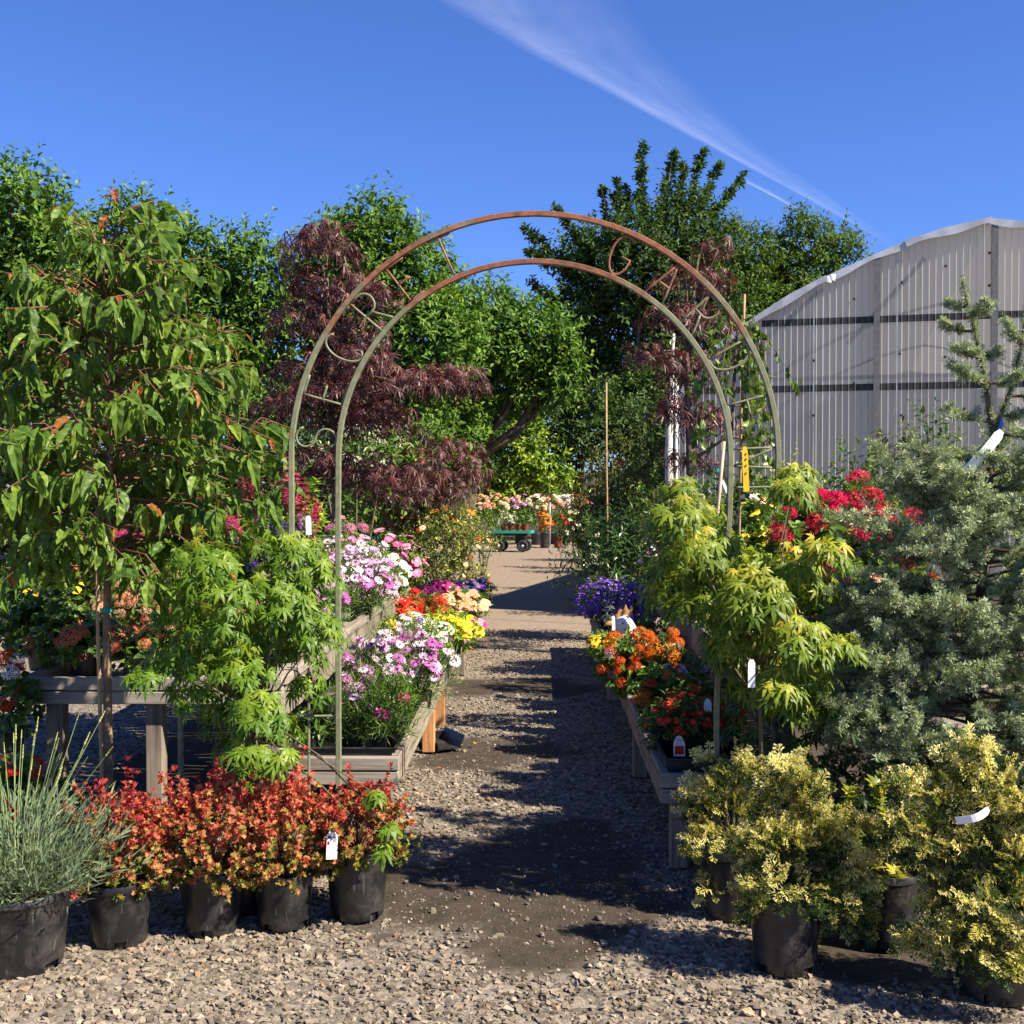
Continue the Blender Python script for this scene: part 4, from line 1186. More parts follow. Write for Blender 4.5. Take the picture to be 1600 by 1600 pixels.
tree('shady green shrub mass behind the magenta salvia', [(350, 690, 75), (430, 680, 70), (400, 770, 70), (500, 740, 60), (320, 780, 70), (330, 860, 60), (420, 850, 60), (520, 830, 50)], 16.5, 'tree_dark', .13, dens=20, slen=.4, per=8, name='shrub')
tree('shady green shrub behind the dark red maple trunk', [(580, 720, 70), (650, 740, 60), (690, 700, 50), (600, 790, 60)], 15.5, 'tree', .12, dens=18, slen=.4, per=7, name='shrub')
tree('bright lime green shrub in sun at the path end', [(815, 705, 36), (775, 730, 32), (850, 725, 38), (810, 755, 40), (870, 750, 26), (780, 765, 30), (835, 680, 22), (765, 745, 24)], 37, 'shrub_bright', .24, dens=14, slen=.5, per=7, trunk_px=820, r0=.07, name='shrub', tpl='leaf', up=.3)
tree('green tree branch foliage right of the bamboo pole', [(960, 640, 40), (1000, 620, 45), (990, 680, 40)], 42, 'tree', .24, dens=10, slen=.5, per=7, trunk_px=1000, r0=.08, name='tree')

def shrub(label, blobs_px, Z, leafmat, size, tpl='leaf', dens=60, slen=.12, per=7, name='shrub', tone=(0, 1), flowers=None, cat_='shrub', zs=.9, up=.4, group=None, pot=None, baseh=0.0, r0=.015, solo=0, **kw):
    k = Z / F
    tx = np.mean([b[0] for b in blobs_px])
    base = np.array([(tx - VPX) * k, Z, baseh])
    root = thing(name, label, cat_, tuple(base), 0, group)
    bl = []
    for i, b in enumerate(blobs_px):
        px, py, r = b[:3]; ry = b[3] if len(b) > 3 else r
        dz = ((i * 29) % 5 - 2) / 2 * r * k * .4
        w = at(px, py, Z); w[1] += dz
        bl.append((w - base, np.array([r * k, r * k * zs, ry * k])))
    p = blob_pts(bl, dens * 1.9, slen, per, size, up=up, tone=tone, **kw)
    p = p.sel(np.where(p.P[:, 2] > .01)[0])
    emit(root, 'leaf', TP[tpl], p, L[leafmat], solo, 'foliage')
    mb = MB()
    z0 = .0 if not pot else pot[1] * .8
    for j, (c, r) in enumerate(bl):
        mb.tube([(c[0] * .12, c[1] * .12, z0), c * .5 + np.array([0, 0, z0 * .4]), c, c + np.array([0, 0, r[2] * .5])], [r0, r0 * .8, r0 * .5, r0 * .2], 5)
    mb.build('stem', M['twig'], root)
    if pot: add_pot(root, pot[0], pot[1])
    if flowers:
        for (tp, mats, n, s, near) in flowers:
            fl(root, bl, tp, mats, n, s, near)
    return root

def fl(root, bl, tp, mats, n, s, solo=True, low=-.1, lift=1.02, name='flower', face=.55):
    """flower heads on the outside of the blobs, facing up and out"""
    Pp, Nn = [], []
    w = np.array([r[0] * r[1] for c, r in bl]); w = w / w.sum()
    for (c, r), q in zip(bl, w):
        m = max(1, int(round(n * q)))
        d = sph(m * 3, low, 1.0)
        d = d[np.argsort(d[:, 1] + RNG.normal(0, .5, m * 3))][:m]          # a few more on the path side
        Pp.append(np.array(c) + d * r * RNG.uniform(.92, 1.12, (m, 1)) * lift); Nn.append(d * face + np.array([.12, -.25, .62]) + RNG.normal(0, .22, (m, 3)))
    Pp, Nn = np.concatenate(Pp), np.concatenate(Nn)
    m = len(Pp)
    D = np.cross(Nn, RNG.normal(0, 1, (m, 3)))
    mats = [mats] if isinstance(mats, str) else list(mats)
    ms = [Pt[x] for x in mats]
    p = Pts(Pp, D, Nn, s * RNG.uniform(.72, 1.2, m), RNG.random(m))
    if tp == 'daisy':
        h = RNG.random(m) < .3
        emit(root, name, TP['daisy_half'], p.sel(np.where(h)[0]), ms, 300 if solo else 0, 'flowers')
        p = p.sel(np.where(~h)[0])
    emit(root, name, TP[tp], p, ms, 300 if solo else 0, 'flowers')

# ------------------------------------------------------------------ laceleaf maples
def laceleaf(label, layers, Z, trunk, mat='lace', size=.1, name='laceleaf_maple', per_m2=370, lo=1.08):
    """layers: (px, py, rx, ry) drooping plates of threadlike leaves"""
    k = Z / F
    base = np.array([(trunk[0] - VPX) * k, Z, 0.0])
    root = thing(name, label, 'tree', tuple(base))
    ps = []; mb = MB()
    tz = CAMH + (HOR - trunk[1]) * k
    mb.tube([(0, 0, 0), (.03, .02, tz * .5), (-.02, 0, tz), ((trunk[2] - trunk[0]) * k, 0, CAMH + (HOR - trunk[3]) * k)], [.045, .038, .03, .008], 7)
    for i, (px, py, rx, ry) in enumerate(layers):
        rx, ry = rx * lo, ry * lo * 1.15
        w = at(px, py, Z) - base; w[1] += ((i * 31) % 7 - 3) / 3 * .35
        n = int(PI * rx * ry * k * k * per_m2)
        a = RNG.uniform(0, 2 * PI, n); q = np.sqrt(RNG.random(n))
        x, y = np.cos(a) * q, np.sin(a) * q
        z = (1 - q * q) * .55 * ry * k * 1.1 + RNG.uniform(-1, .35, n) * ry * k * .75
        P = w + np.stack([x * rx * k, y * rx * k * .85, z], 1)
        D = np.stack([x * .9, y * .9, -.55 * np.ones(n)], 1) + RNG.normal(0, .38, (n, 3))
        Nn = np.stack([x * .5, y * .5, .8 * np.ones(n)], 1) + RNG.normal(0, .3, (n, 3))
        ps.append(Pts(P, D, Nn, size * RNG.uniform(.6, 1.3, n), RNG.random(n) * .7 + .3 * (z > 0)))
        zt = min(max(w[2] - .2, tz * .55), tz)
        s = np.array([0, 0, zt])
        mb.tube([s, s * .5 + w * .5 + np.array([0, 0, .12]), w + np.array([0, 0, .03])], [.02, .013, .005], 5)
        for _ in range(4):
            e = w + np.array([RNG.uniform(-1, 1) * rx * k * .9, RNG.uniform(-1, 1) * rx * k * .7, -.05]); mb.tube([w, w * .5 + e * .5 + np.array([0, 0, .06]), e], [.006, .004, .002], 4)
    emit(root, 'leaf', TP['lace'], cat(*ps), L[mat], 0, 'crown')
    mb.build('trunk', M['bark'], root, True)
    return root
laceleaf('tall weeping dark red laceleaf maple behind the left arch leg', [(510, 395, 60, 40), (475, 440, 40, 28), (550, 440, 45, 30), (470, 510, 55, 38), (545, 520, 60, 36), (600, 470, 30, 22), (480, 580, 70, 40), (570, 570, 50, 30), (450, 640, 60, 35), (540, 640, 70, 40), (515, 470, 40, 30), (520, 560, 45, 30), (500, 620, 50, 30), (580, 630, 40, 24), (620, 600, 70, 32), (690, 590, 70, 26), (730, 600, 36, 20), (600, 660, 70, 34), (560, 740, 90, 40), (490, 720, 50, 30), (640, 760, 80, 40)], 11.3, (518, 560, 510, 390))
laceleaf('low spreading dark red laceleaf maple beside the flowering bush', [(690, 720, 55, 34), (725, 745, 40, 28), (660, 700, 40, 22), (660, 775, 60, 30), (720, 700, 40, 20)], 15.5, (650, 760, 660, 720))
laceleaf('dark red maple in front of the greenhouse corner', [(1110, 405, 45, 22), (1070, 440, 60, 32), (1130, 430, 40, 26), (1040, 500, 60, 36), (1110, 500, 60, 40), (1020, 560, 60, 30), (1080, 580, 70, 44), (1150, 560, 36, 40), (1060, 640, 60, 40), (1110, 660, 60, 40), (1170, 640, 30, 26), (1085, 720, 60, 30), (1180, 690, 26, 24)], 11.0, (1075, 560, 1090, 400), size=.095, per_m2=330, lo=.88)

# white trunk and pale poles near the red maple
def pole(name, label, cat_, p0, p1, r, mat, extra=None):
    b = np.array(p0); root = thing(name, label, cat_, tuple(b))
    mb = MB(); d = np.array(p1) - b
    mb.tube([(0, 0, 0), d * .33 + np.array([r * .4, 0, 0]), d * .66 - np.array([r * .4, 0, 0]), d], [r, r * .97, r * .94, r * .9], 8); mb.build('shaft', M[mat], root, True)
    if 'bamboo' in name:
        for t in np.arange(.08, 1, .16):
            nb = MB(); q = d * t; nb.tube([q - unit(d) * r * .5, q + unit(d) * r * .5], r * 1.12, 8); nb.build('node', M[mat], root)
    if extra: extra(root, d)
    return root
def gpt(px, Z, h=0.0): return np.array([(px - VPX) * Z / F, Z, h])
def birch():
    root = thing('birch_tree', 'slim white barked trunk at the greenhouse corner', 'tree', tuple(gpt(1044, 12.2)))
    mb = MB(); mb.tube([(0, 0, 0), (.02, 0, 1), (.0, 0, 2), (.05, 0, 3.2)], [.055, .05, .04, .015], 8); mb.build('trunk', M['birch'], root, True)
    b = [((.05, .1, 3.0), np.array([.3, .3, .35]))]
    emit(root, 'leaf', TP['leaf'], blob_pts(b, 25, .25, 6, .07, tone=(0, .7)), L['shrub'], 0, 'crown')
birch()
pole('pole', 'thin white pole beside the slim white trunk', 'pole', gpt(1058, 12), gpt(1056, 12, 2.7), .022, 'white')
pole('bamboo_pole', 'tall bamboo pole above the olive shrubs by the path', 'pole', gpt(950, 14), at(947, 598, 14), .012, 'bamboo')

# ------------------------------------------------------------------ shrubs along the path
shrub('dense olive green upright shrub nearest the bamboo pole', [(955, 735, 42, 45), (930, 780, 40), (985, 790, 42), (950, 825, 42)], 17, 'olive', .06, 'leaf', 26, .25, 8)
shrub('loose olive green shrub right of the bamboo pole', [(1010, 720, 34, 40), (1040, 770, 42), (1010, 810, 40), (985, 745, 26)], 16, 'olive', .06, 'leaf', 26, .25, 8, flowers=[('five', ('redorange', 'yellow'), 8, .06, False)])
shrub('glossy dark green laurel bush at the right path edge', [(940, 870, 52), (985, 850, 50), (915, 905, 38), (1000, 890, 50), (960, 835, 36), (1015, 830, 30)], 12.6, 'laurel', .11, 'lance', 24, .22, 8)
shrub('glossy laurel bush farther up the right path edge', [(925, 815, 34), (960, 800, 36), (905, 850, 26)], 16.5, 'laurel', .11, 'lance', 22, .22, 8)
shrub('pale flowered green bush far up the right path edge', [(890, 830, 20), (905, 800, 22), (915, 840, 24)], 24, 'olive', .08, 'leaf', 16, .25, 7, flowers=[('five', ('cream', 'yellow'), 14, .06, False)])
shrub('cream variegated bush with orange new growth at left path edge', [(700, 850, 52), (655, 850, 40), (735, 860, 38), (690, 910, 56), (735, 920, 34), (650, 905, 36), (690, 815, 38), (740, 955, 22)], 15.2, 'varieg', .055, 'leaf', 34, .16, 8, flowers=[('cluster', ('orange',), 12, .035, False), ('five', ('peach', 'orange'), 18, .04, False)])
shrub('smaller variegated bush with orange tips behind the first', [(660, 805, 28), (700, 800, 26), (640, 830, 24), (730, 815, 28)], 19, 'varieg', .06, 'leaf', 28, .16, 8, flowers=[('five', ('orange', 'yellow'), 18, .05, False)])
shrub('feathery grey green bush left of the garden cart', [(755, 830, 24), (740, 810, 22), (770, 845, 16)], 22, 'shrub', .09, 'lance', 16, .3, 8)
shrub('silver leaved shrub seen between the two left arch bars', [(560, 690, 28), (600, 700, 26), (500, 720, 24)], 13.5, 'grey', .1, 'leaf', 14, .25, 6)

# ------------------------------------------------------------------ far end: roses, pots, cart
def far_roses():
    k = 0
    spec = [(748, 800, 'peach', 'peach rose bush at the far left behind the cart'), (776, 795, 'peach', 'apricot rose bush above the green cart'), (812, 790, 'blush', 'pink rose bush right above the cart pots'), (838, 792, 'cream', 'cream rose bush left of the metal pole'), (862, 790, 'rose', 'pink and cream rose bush behind the metal pole'), (884, 792, 'white', 'white rose bush right of the metal pole'), (906, 790, 'coral', 'coral rose bush at the right end of the rose row')]
    for i, (px, py, colr, lab) in enumerate(spec):
        Z = 34.5 + (i % 3) * .5
        root = thing('rose_bush', lab, 'rose bush', tuple(gpt(px, Z)), 0, 'roses at the far end of the path')
        bl = [((0, 0, .95), np.array([.32, .3, .42])), ((.12, -.05, .7), np.array([.3, .28, .3]))]
        emit(root, 'leaf', TP['leaf'], blob_pts(bl, 30, .2, 7, .09, tone=(.2, 1)), L['bedding'], 0, 'foliage')
        top = [((0, -.05, 1.02), np.array([.34, .3, .4]))]
        fl(root, top, 'rose', colr, 14, .085, False, .1)
        if colr != 'coral': fl(root, top, 'rose', 'rose', 6, .08, False, .1)
        add_pot(root, .16, .32)
    # orange flowered potted plant and red pot
    root = thing('potted_plant', 'orange flowered plant in a black pot beside the metal pole', 'potted plant', tuple(gpt(851, 32.6)))
    add_pot(root, .14, .42)
    bl = [((0, 0, .72), np.array([.16, .16, .3]))]
    emit(root, 'leaf', TP['leaf'], blob_pts(bl, 60, .12, 6, .06), L['bedding'], 0, 'foliage'); fl(root, bl, 'five', ('orange', 'yellow'), 36, .06, False, -.6)
    root = thing('potted_plant', 'leafy plant in a red pot right of the metal pole', 'potted plant', tuple(gpt(872, 32.8)))
    add_pot(root, .13, .3, 'pot_red'); bl = [((0, 0, .62), np.array([.3, .25, .34]))]
    emit(root, 'leaf', TP['leaf'], blob_pts(bl, 40, .15, 7, .07), L['shrub'], 0, 'foliage'); fl(root, bl, 'five', ('red', 'yellow'), 10, .05, False, 0)
    def foot(root, d):
        MB().lathe([(.05, 0), (.05, .02), (.025, .03)], 10).build('foot', M['steel'], root)
    pole('metal_pole', 'thin grey metal pole standing at the rose row', 'pole', gpt(859, 32.3), gpt(859.5, 32.3, 1.25), .018, 'steel', foot)
far_roses()

def cart():
    Z = 30.6
    c = thing('garden_cart', 'flat green garden cart with black wheels at the path end', 'cart', tuple(gpt(800, Z)), math.radians(-9))
    mb = MB(); mb.box((0, 0, .5), (1.02, .6, .03)); mb.box((0, -.3, .515), (1.04, .03, .07)); mb.box((0, .3, .515), (1.04, .03, .07)); mb.box((-.52, 0, .515), (.03, .6, .07)); mb.box((.52, 0, .515), (.03, .6, .07))
    mb.build('deck', M['cart_green'], c)
    MB().box((0, 0, .44), (.8, .08, .07)).build('chassis', M['dark_frame'], c)
    for x in (-.3, .32):
        MB().tube([(x, -.28, .155), (x, .28, .155)], .014, 8).build('axle', M['steel'], c)
        MB().box((x, 0, .3), (.05, .3, .25)).build('axle_support', M['dark_frame'], c)
        for y in (-.27, .27):
            w = thing_part('wheel', c, (x, y, .155))
            mb = MB(); prof = []
            for q in range(12):
                a = 2 * PI * q / 12; prof.append((.115 + .04 * math.cos(a), .045 * math.sin(a)))
            prof.append(prof[0])
            mb.lathe(prof, 24, cap=False); V = np.concatenate(mb.v)[:, [0, 2, 1]]
            m2 = MB().add(V, mb.f); m2.build('tyre', M['tire'], w, True)
            mb = MB(); mb.lathe([(.03, -.05), (.035, -.02), (.085, -.014), (.085, .014), (.035, .02), (.03, .05)], 16); V = np.concatenate(mb.v)[:, [0, 2, 1]]
            MB().add(V, mb.f).build('rim', M['steel'], w, True)
    MB().tube([(-.5, 0, .42), (-.75, 0, .3), (-.95, .05, .75)], .014, 6).build('handle', M['dark_frame'], c)
    labs = ['leftmost small plant in a brown pot on the cart', 'second small plant in a brown pot on the cart', 'third small plant in a brown pot on the cart', 'rightmost small plant in a brown pot on the cart']
    for i, px in enumerate((788, 799, 811, 821)):
        r = thing('potted_plant', labs[i], 'potted plant', (gpt(px, 30.45)[0], 30.45, .516), 0, 'brown pots on the garden cart')
        add_pot(r, .085, .2, 'pot_red')
        if i < 2: bl = [((0, 0, .33), np.array([.16, .14, .14]))]
        else: bl = [((0, 0, .36), np.array([.14, .13, .16]))]
        emit(r, 'leaf', TP['round'], blob_pts(bl, 60, .1, 5, .09), L['grey' if i < 2 else 'bedding'], 0, 'foliage')
def thing_part(name, parent, loc):
    o = bpy.data.objects.new(name, None); COL.objects.link(o); o.parent = parent; o.location = loc; o.empty_display_size = .05
    return o
cart()

# ------------------------------------------------------------------ bench plants
def bedding(label, px, Z, h0, w, top_py, name, cat_, flowers, leaf='bedding', lsize=.05, ltpl='leaf', per_m2=230, pot=(.07, .11), solo_leaf=0, group=None, lobes=3, slen=.06, wy=None, up=.5, flow=-.05, X=None, lperl=6):
    """a potted flowering plant standing on a bench at height h0; w its width in metres"""
    base = np.array([(px - VPX) * Z / F if X is None else X, Z, h0])
    root = thing(name, label, cat_, tuple(base), 0, group)
    topz = CAMH - (top_py - HOR) * Z / F - h0
    zc0 = pot[1] * .8
    bl = []
    rz = max((topz - zc0) * .55, .05)
    for i in range(lobes):
        a = 2 * PI * i / lobes + Z
        o = w * (.2 if lobes > 1 else 0)
        bl.append((np.array([math.cos(a) * o, math.sin(a) * o * .8, topz - rz * (1.0 + .12 * ((i * 7) % 3))]), np.array([w * .36, (wy or w) * .36, rz])))
    p = blob_pts(bl, per_m2 * (.72 if Z < 7 else .5), slen, lperl, lsize * (1.1 if Z < 7 else 1.3), up=up, tone=(0, 1))
    p = p.sel(np.where(p.P[:, 2] > .012)[0])
    emit(root, 'leaf', TP[ltpl], p, L[leaf], solo_leaf, 'foliage')
    mb = MB()
    for c, r in bl: mb.tube([(0, 0, pot[1] * .7), c * .5 + np.array([0, 0, pot[1] * .3]), c], [.006, .005, .003], 5)
    mb.build('stem', M['stem'], root)
    for (tp, mats, n, s) in flowers: fl(root, bl, tp, mats, n, s, Z < 9.5, flow)
    add_pot(root, pot[0], pot[1], rz=random.uniform(0, 6))
    return root

LB, UB = .42 - .045, .77 - .045
# left low bench, near to far
bedding('leafy green daisy plant in a square pot at the near bench corner', 600, 5.5, LB, .26, 1062, 'daisy_plant', 'flowering plant', [('daisy', ('magenta', 'yellow'), 3, .026)], 'bedding', .075, 'strip', 420, (.065, .09), 120, up=.9, slen=.1)
bedding('green daisy plant with two pink blooms behind the arch leg', 545, 5.55, LB, .26, 1075, 'daisy_plant', 'flowering plant', [('daisy', ('daisy', 'daisy_heart'), 7, .03)], 'bedding', .06, 'strip', 420, (.065, .09), 100, up=.8, slen=.1)
bedding('white flowered bedding plant low at the left of the near tray', 480, 5.5, LB, .24, 1120, 'bedding_plant', 'flowering plant', [('five', ('white', 'yellow'), 7, .026)], 'shrub', .05, 'leaf', 260, (.065, .09), 60)
bedding('purple daisy plant nearest the path on the low left bench', 655, 6.6, LB, .38, 985, 'daisy_plant', 'flowering plant', [('daisy', ('daisy', 'daisy_heart'), 66, .032)], 'bedding', .065, 'strip', 420, (.07, .1), 120, up=.9, slen=.1)
bedding('purple daisy plant just right of the arch leg', 580, 6.0, LB, .34, 985, 'daisy_plant', 'flowering plant', [('daisy', ('daisy', 'daisy_heart'), 60, .031)], 'bedding', .065, 'strip', 420, (.07, .1), 120, up=.9, slen=.1)
bedding('purple daisy plant behind the first two on the low left bench', 640, 7.3, LB, .4, 975, 'daisy_plant', 'flowering plant', [('daisy', ('daisy', 'daisy_heart'), 56, .034)], 'bedding', .06, 'strip', 380, (.07, .1), 60, up=.9, slen=.1)
bedding('bright yellow pansy plant at the path side of the low left bench', 707, 8.8, LB, .4, 962, 'pansy_plant', 'flowering plant', [('pansy', ('yellow', 'orange'), 44, .042)], 'shrub_bright', .045, 'leaf', 240, (.07, .1), 40)
bedding('white pansy plant with yellow hearts on the low left bench', 660, 8.6, LB, .4, 960, 'pansy_plant', 'flowering plant', [('pansy', ('white', 'yellow'), 44, .042), ('pansy', ('purple', 'yellow'), 6, .03)], 'shrub_bright', .045, 'leaf', 240, (.07, .1), 40)
bedding('yellow and violet pansy plant left of the white pansies', 613, 8.5, LB, .38, 972, 'pansy_plant', 'flowering plant', [('pansy', ('yellow', 'orange'), 20, .038), ('pansy', ('purple', 'yellow'), 12, .028)], 'bedding', .045, 'leaf', 240, (.07, .1), 40)
bedding('scarlet verbena plant in the middle of the low left bench', 660, 9.8, LB, .46, 924, 'verbena_plant', 'flowering plant', [('cluster', ('red',), 46, .045)], 'bedding', .045, 'leaf', 220, (.07, .1), 30)
bedding('red petunia plant left of the scarlet verbena', 628, 9.6, LB, .42, 930, 'petunia_plant', 'flowering plant', [('five', ('red', 'white'), 44, .046), ('five', ('pink', 'white'), 8, .032)], 'bedding', .045, 'leaf', 220, (.07, .1), 30)
bedding('peach petunia plant hanging over the path edge', 718, 10.6, LB, .46, 922, 'petunia_plant', 'flowering plant', [('five', ('peach', 'yellow'), 48, .05), ('five', ('coral', 'yellow'), 12, .034)], 'bedding', .045, 'leaf', 220, (.07, .1), 30)
bedding('rose pink petunia plant below the peach petunias', 722, 9.7, LB, .34, 965, 'petunia_plant', 'flowering plant', [('five', ('magenta', 'white'), 20, .042), ('five', ('pink', 'white'), 14, .034)], 'bedding', .045, 'leaf', 220, (.07, .1), 30)
bedding('violet and white petunia plant at the far end near the path', 734, 12, LB, .5, 906, 'petunia_plant', 'flowering plant', [('five', ('purple', 'white'), 40, .05), ('five', ('blush', 'white'), 22, .036)], 'bedding', .045, 'leaf', 200, (.07, .1), 0)
bedding('magenta petunia plant at the far end of the low left bench', 688, 12, LB, .5, 908, 'petunia_plant', 'flowering plant', [('five', ('magenta', 'white'), 40, .05), ('five', ('blush', 'white'), 16, .034)], 'bedding', .045, 'leaf', 200, (.07, .1), 0)
# left tall bench
bedding('salmon geranium drooping by the hornbeam trunk', 128, 5.5, UB, .42, 965, 'geranium', 'flowering plant', [('cluster', ('coral',), 9, .042)], 'shrub', .06, 'round', 170, (.08, .13), 120, flow=-.7)
bedding('salmon geranium at the far left end of the tall bench', 60, 5.7, UB, .4, 930, 'geranium', 'flowering plant', [('cluster', ('coral',), 3, .04)], 'shrub', .06, 'round', 170, (.08, .13), 60, flow=-.5)
bedding('orange peach verbena right of the hornbeam trunk', 252, 6.15, UB, .46, 885, 'verbena_plant', 'flowering plant', [('cluster', ('peach',), 70, .03), ('cluster', ('coral',), 24, .028)], 'bedding', .045, 'leaf', 230, (.08, .12), 60, flow=-.6)
bedding('peach verbena just left of the hornbeam trunk', 190, 6.2, UB, .34, 905, 'verbena_plant', 'flowering plant', [('cluster', ('peach',), 40, .03)], 'bedding', .045, 'leaf', 220, (.08, .12), 40, flow=-.3)
bedding('coral pink verbena with purple tufts under the salvia', 268, 6.75, UB, .54, 846, 'verbena_plant', 'flowering plant', [('cluster', ('pink',), 50, .034), ('cluster', ('coral',), 20, .032), ('cluster', ('purple',), 8, .03)], 'bedding', .045, 'leaf', 200, (.08, .12), 40, flow=-.2)
bedding('coral red verbena between the purple tufts and green maple', 330, 6.8, UB, .44, 872, 'verbena_plant', 'flowering plant', [('cluster', ('coral',), 44, .034), ('cluster', ('white',), 4, .03), ('cluster', ('purple',), 4, .03)], 'bedding', .045, 'leaf', 200, (.08, .12), 30, flow=-.2)
bedding('leafy green plant with coral blooms at the near bench end', 282, 5.5, UB, .36, 950, 'verbena_plant', 'flowering plant', [('cluster', ('coral',), 12, .028), ('cluster', ('peach',), 8, .028)], 'bedding', .05, 'leaf', 230, (.08, .12), 40)
bedding('low green plant just right of the hornbeam trunk', 212, 5.45, UB, .3, 985, 'bedding_plant', 'flowering plant', [('cluster', ('coral',), 5, .03)], 'shrub', .05, 'leaf', 220, (.08, .12), 40)
bedding('coral verbena at the bench edge below the green maple', 400, 5.6, UB, .36, 930, 'verbena_plant', 'flowering plant', [('cluster', ('coral',), 16, .03)], 'bedding', .045, 'leaf', 230, (.08, .12), 0)
bedding('pink verbena half hidden left of the arch leg', 440, 6.0, UB, .4, 890, 'verbena_plant', 'flowering plant', [('cluster', ('blush',), 26, .03)], 'bedding', .045, 'leaf', 220, (.08, .12), 0)
bedding('rose pink verbena in the middle of the tall left bench', 300, 7.6, UB, .6, 830, 'verbena_plant', 'flowering plant', [('cluster', ('pink',), 60, .04)], 'bedding', .05, 'leaf', 180, (.08, .12), 0)
bedding('magenta flowered plant behind the hornbeam trunk', 190, 7.4, UB, .6, 840, 'bedding_plant', 'flowering plant', [('cluster', ('magenta',), 16, .034)], 'bedding', .05, 'leaf', 170, (.09, .14), 0)
def salvia(label, px, Z, top_py, w, col_, n, hh=.2):
    base = np.array([(px - VPX) * Z / F, Z, UB])
    root = thing('salvia_plant', label, 'flowering plant', tuple(base))
    topz = CAMH - (top_py - HOR) * Z / F - UB
    bl = [((0, 0, topz * .5), np.array([w * .45, w * .4, topz * .42])), ((w * .1, 0, topz * .35), np.array([w * .45, w * .4, topz * .3]))]
    emit(root, 'leaf', TP['leaf'], blob_pts(bl, 120, .12, 7, .055, tone=(0, .9)), L['bedding'], 40, 'foliage')
    d = sph(n, .1, 1.0)
    P = np.array([0, 0, topz * .42]) + d * np.array([w * .48, w * .42, topz * .4])
    D = d * .45 + np.array([0, 0, .9]) + RNG.normal(0, .18, (n, 3))
    emit(root, 'flower_spike', TP['salvia'], Pts(P, D, RNG.normal(0, 1, (n, 3)), hh * RNG.uniform(.7, 1.3, n), RNG.random(n)), [Pt[col_], M['twig_red']], 300)
    add_pot(root, .09, .15)
salvia('tall magenta salvia left of the outer arch leg', 420, 6.9, 715, .5, 'salvia_red', 34)
salvia('magenta salvia between the hornbeam leaves', 330, 7.1, 740, .55, 'salvia_red', 36)
salvia('magenta salvia low behind the coral verbena', 262, 7.0, 790, .5, 'salvia_red', 26)
salvia('blue violet salvia beside the outer arch leg', 412, 6.5, 790, .3, 'violet', 26, .17)
salvia('blue violet salvia just right of the outer arch leg', 470, 6.6, 805, .24, 'violet', 16, .15)
bedding('white and purple daisy plant left of the inner arch leg', 500, 6.9, UB, .44, 845, 'daisy_plant', 'flowering plant', [('daisy', ('daisy', 'daisy_heart'), 66, .034)], 'bedding', .06, 'strip', 380, (.08, .12), 40, up=.9, slen=.09)
bedding('white and purple daisy plant right of the inner arch leg', 563, 7.9, UB, .42, 852, 'daisy_plant', 'flowering plant', [('daisy', ('daisy', 'daisy_heart'), 66, .038)], 'bedding', .06, 'strip', 380, (.08, .12), 40, up=.9, slen=.09)
bedding('orchid purple daisy plant at the edge of the tall left bench', 580, 8.5, UB, .34, 865, 'daisy_plant', 'flowering plant', [('daisy', ('blush', 'daisy_heart'), 46, .038)], 'bedding', .06, 'strip', 360, (.08, .12), 30, up=.8, slen=.09, flow=-.5)
bedding('cream white petunia plant at the tall bench edge', 602, 9.3, UB, .38, 862, 'petunia_plant', 'flowering plant', [('five', ('white', 'yellow'), 40, .046), ('five', ('cream', 'yellow'), 10, .034)], 'bedding', .045, 'leaf', 220, (.08, .12), 30, flow=-.3)
bedding('pink and white daisy plant behind the cream petunias', 550, 8.9, UB, .54, 830, 'daisy_plant', 'flowering plant', [('daisy', ('daisy', 'daisy_heart'), 66, .042), ('five', ('pink', 'white'), 12, .034)], 'bedding', .05, 'leaf', 200, (.08, .12), 20)
bedding('bright pink petunia plant at the far end of the tall left bench', 616, 9.95, UB, .46, 832, 'petunia_plant', 'flowering plant', [('five', ('magenta', 'white'), 14, .036), ('five', ('pink', 'white'), 50, .046)], 'bedding', .045, 'leaf', 200, (.08, .12), 0, flow=-.4)
bedding('tall pink geranium at the back of the tall left bench', 552, 9.8, UB, .42, 815, 'geranium', 'flowering plant', [('cluster', ('pink',), 10, .05)], 'bedding', .06, 'round', 160, (.08, .12), 0, flow=.2)
bedding('yellow flowered plant right behind the outer arch leg', 475, 7.5, UB, .3, 760, 'bedding_plant', 'flowering plant', [('five', ('yellow', 'orange'), 12, .034), ('five', ('red', 'yellow'), 8, .03)], 'shrub_bright', .05, 'leaf', 160, (.08, .12), 0)
bedding('red yellow leaved plant between the salvias', 375, 6.7, UB, .34, 825, 'bedding_plant', 'flowering plant', [('five', ('yellow', 'orange'), 10, .026), ('five', ('coral', 'yellow'), 10, .026)], 'shrub_bright', .045, 'leaf', 200, (.08, .12), 20)
bedding('shaded green plant with yellow blooms left of the trunk', 105, 6.4, UB, .5, 880, 'bedding_plant', 'flowering plant', [('five', ('yellow', 'orange'), 8, .03), ('cluster', ('coral',), 5, .03)], 'shrub', .06, 'leaf', 150, (.09, .14), 30)
bedding('shaded green plant at the back left of the tall bench', 20, 6.8, UB, .5, 880, 'bedding_plant', 'flowering plant', [], 'shrub', .06, 'leaf', 150, (.09, .14), 0)
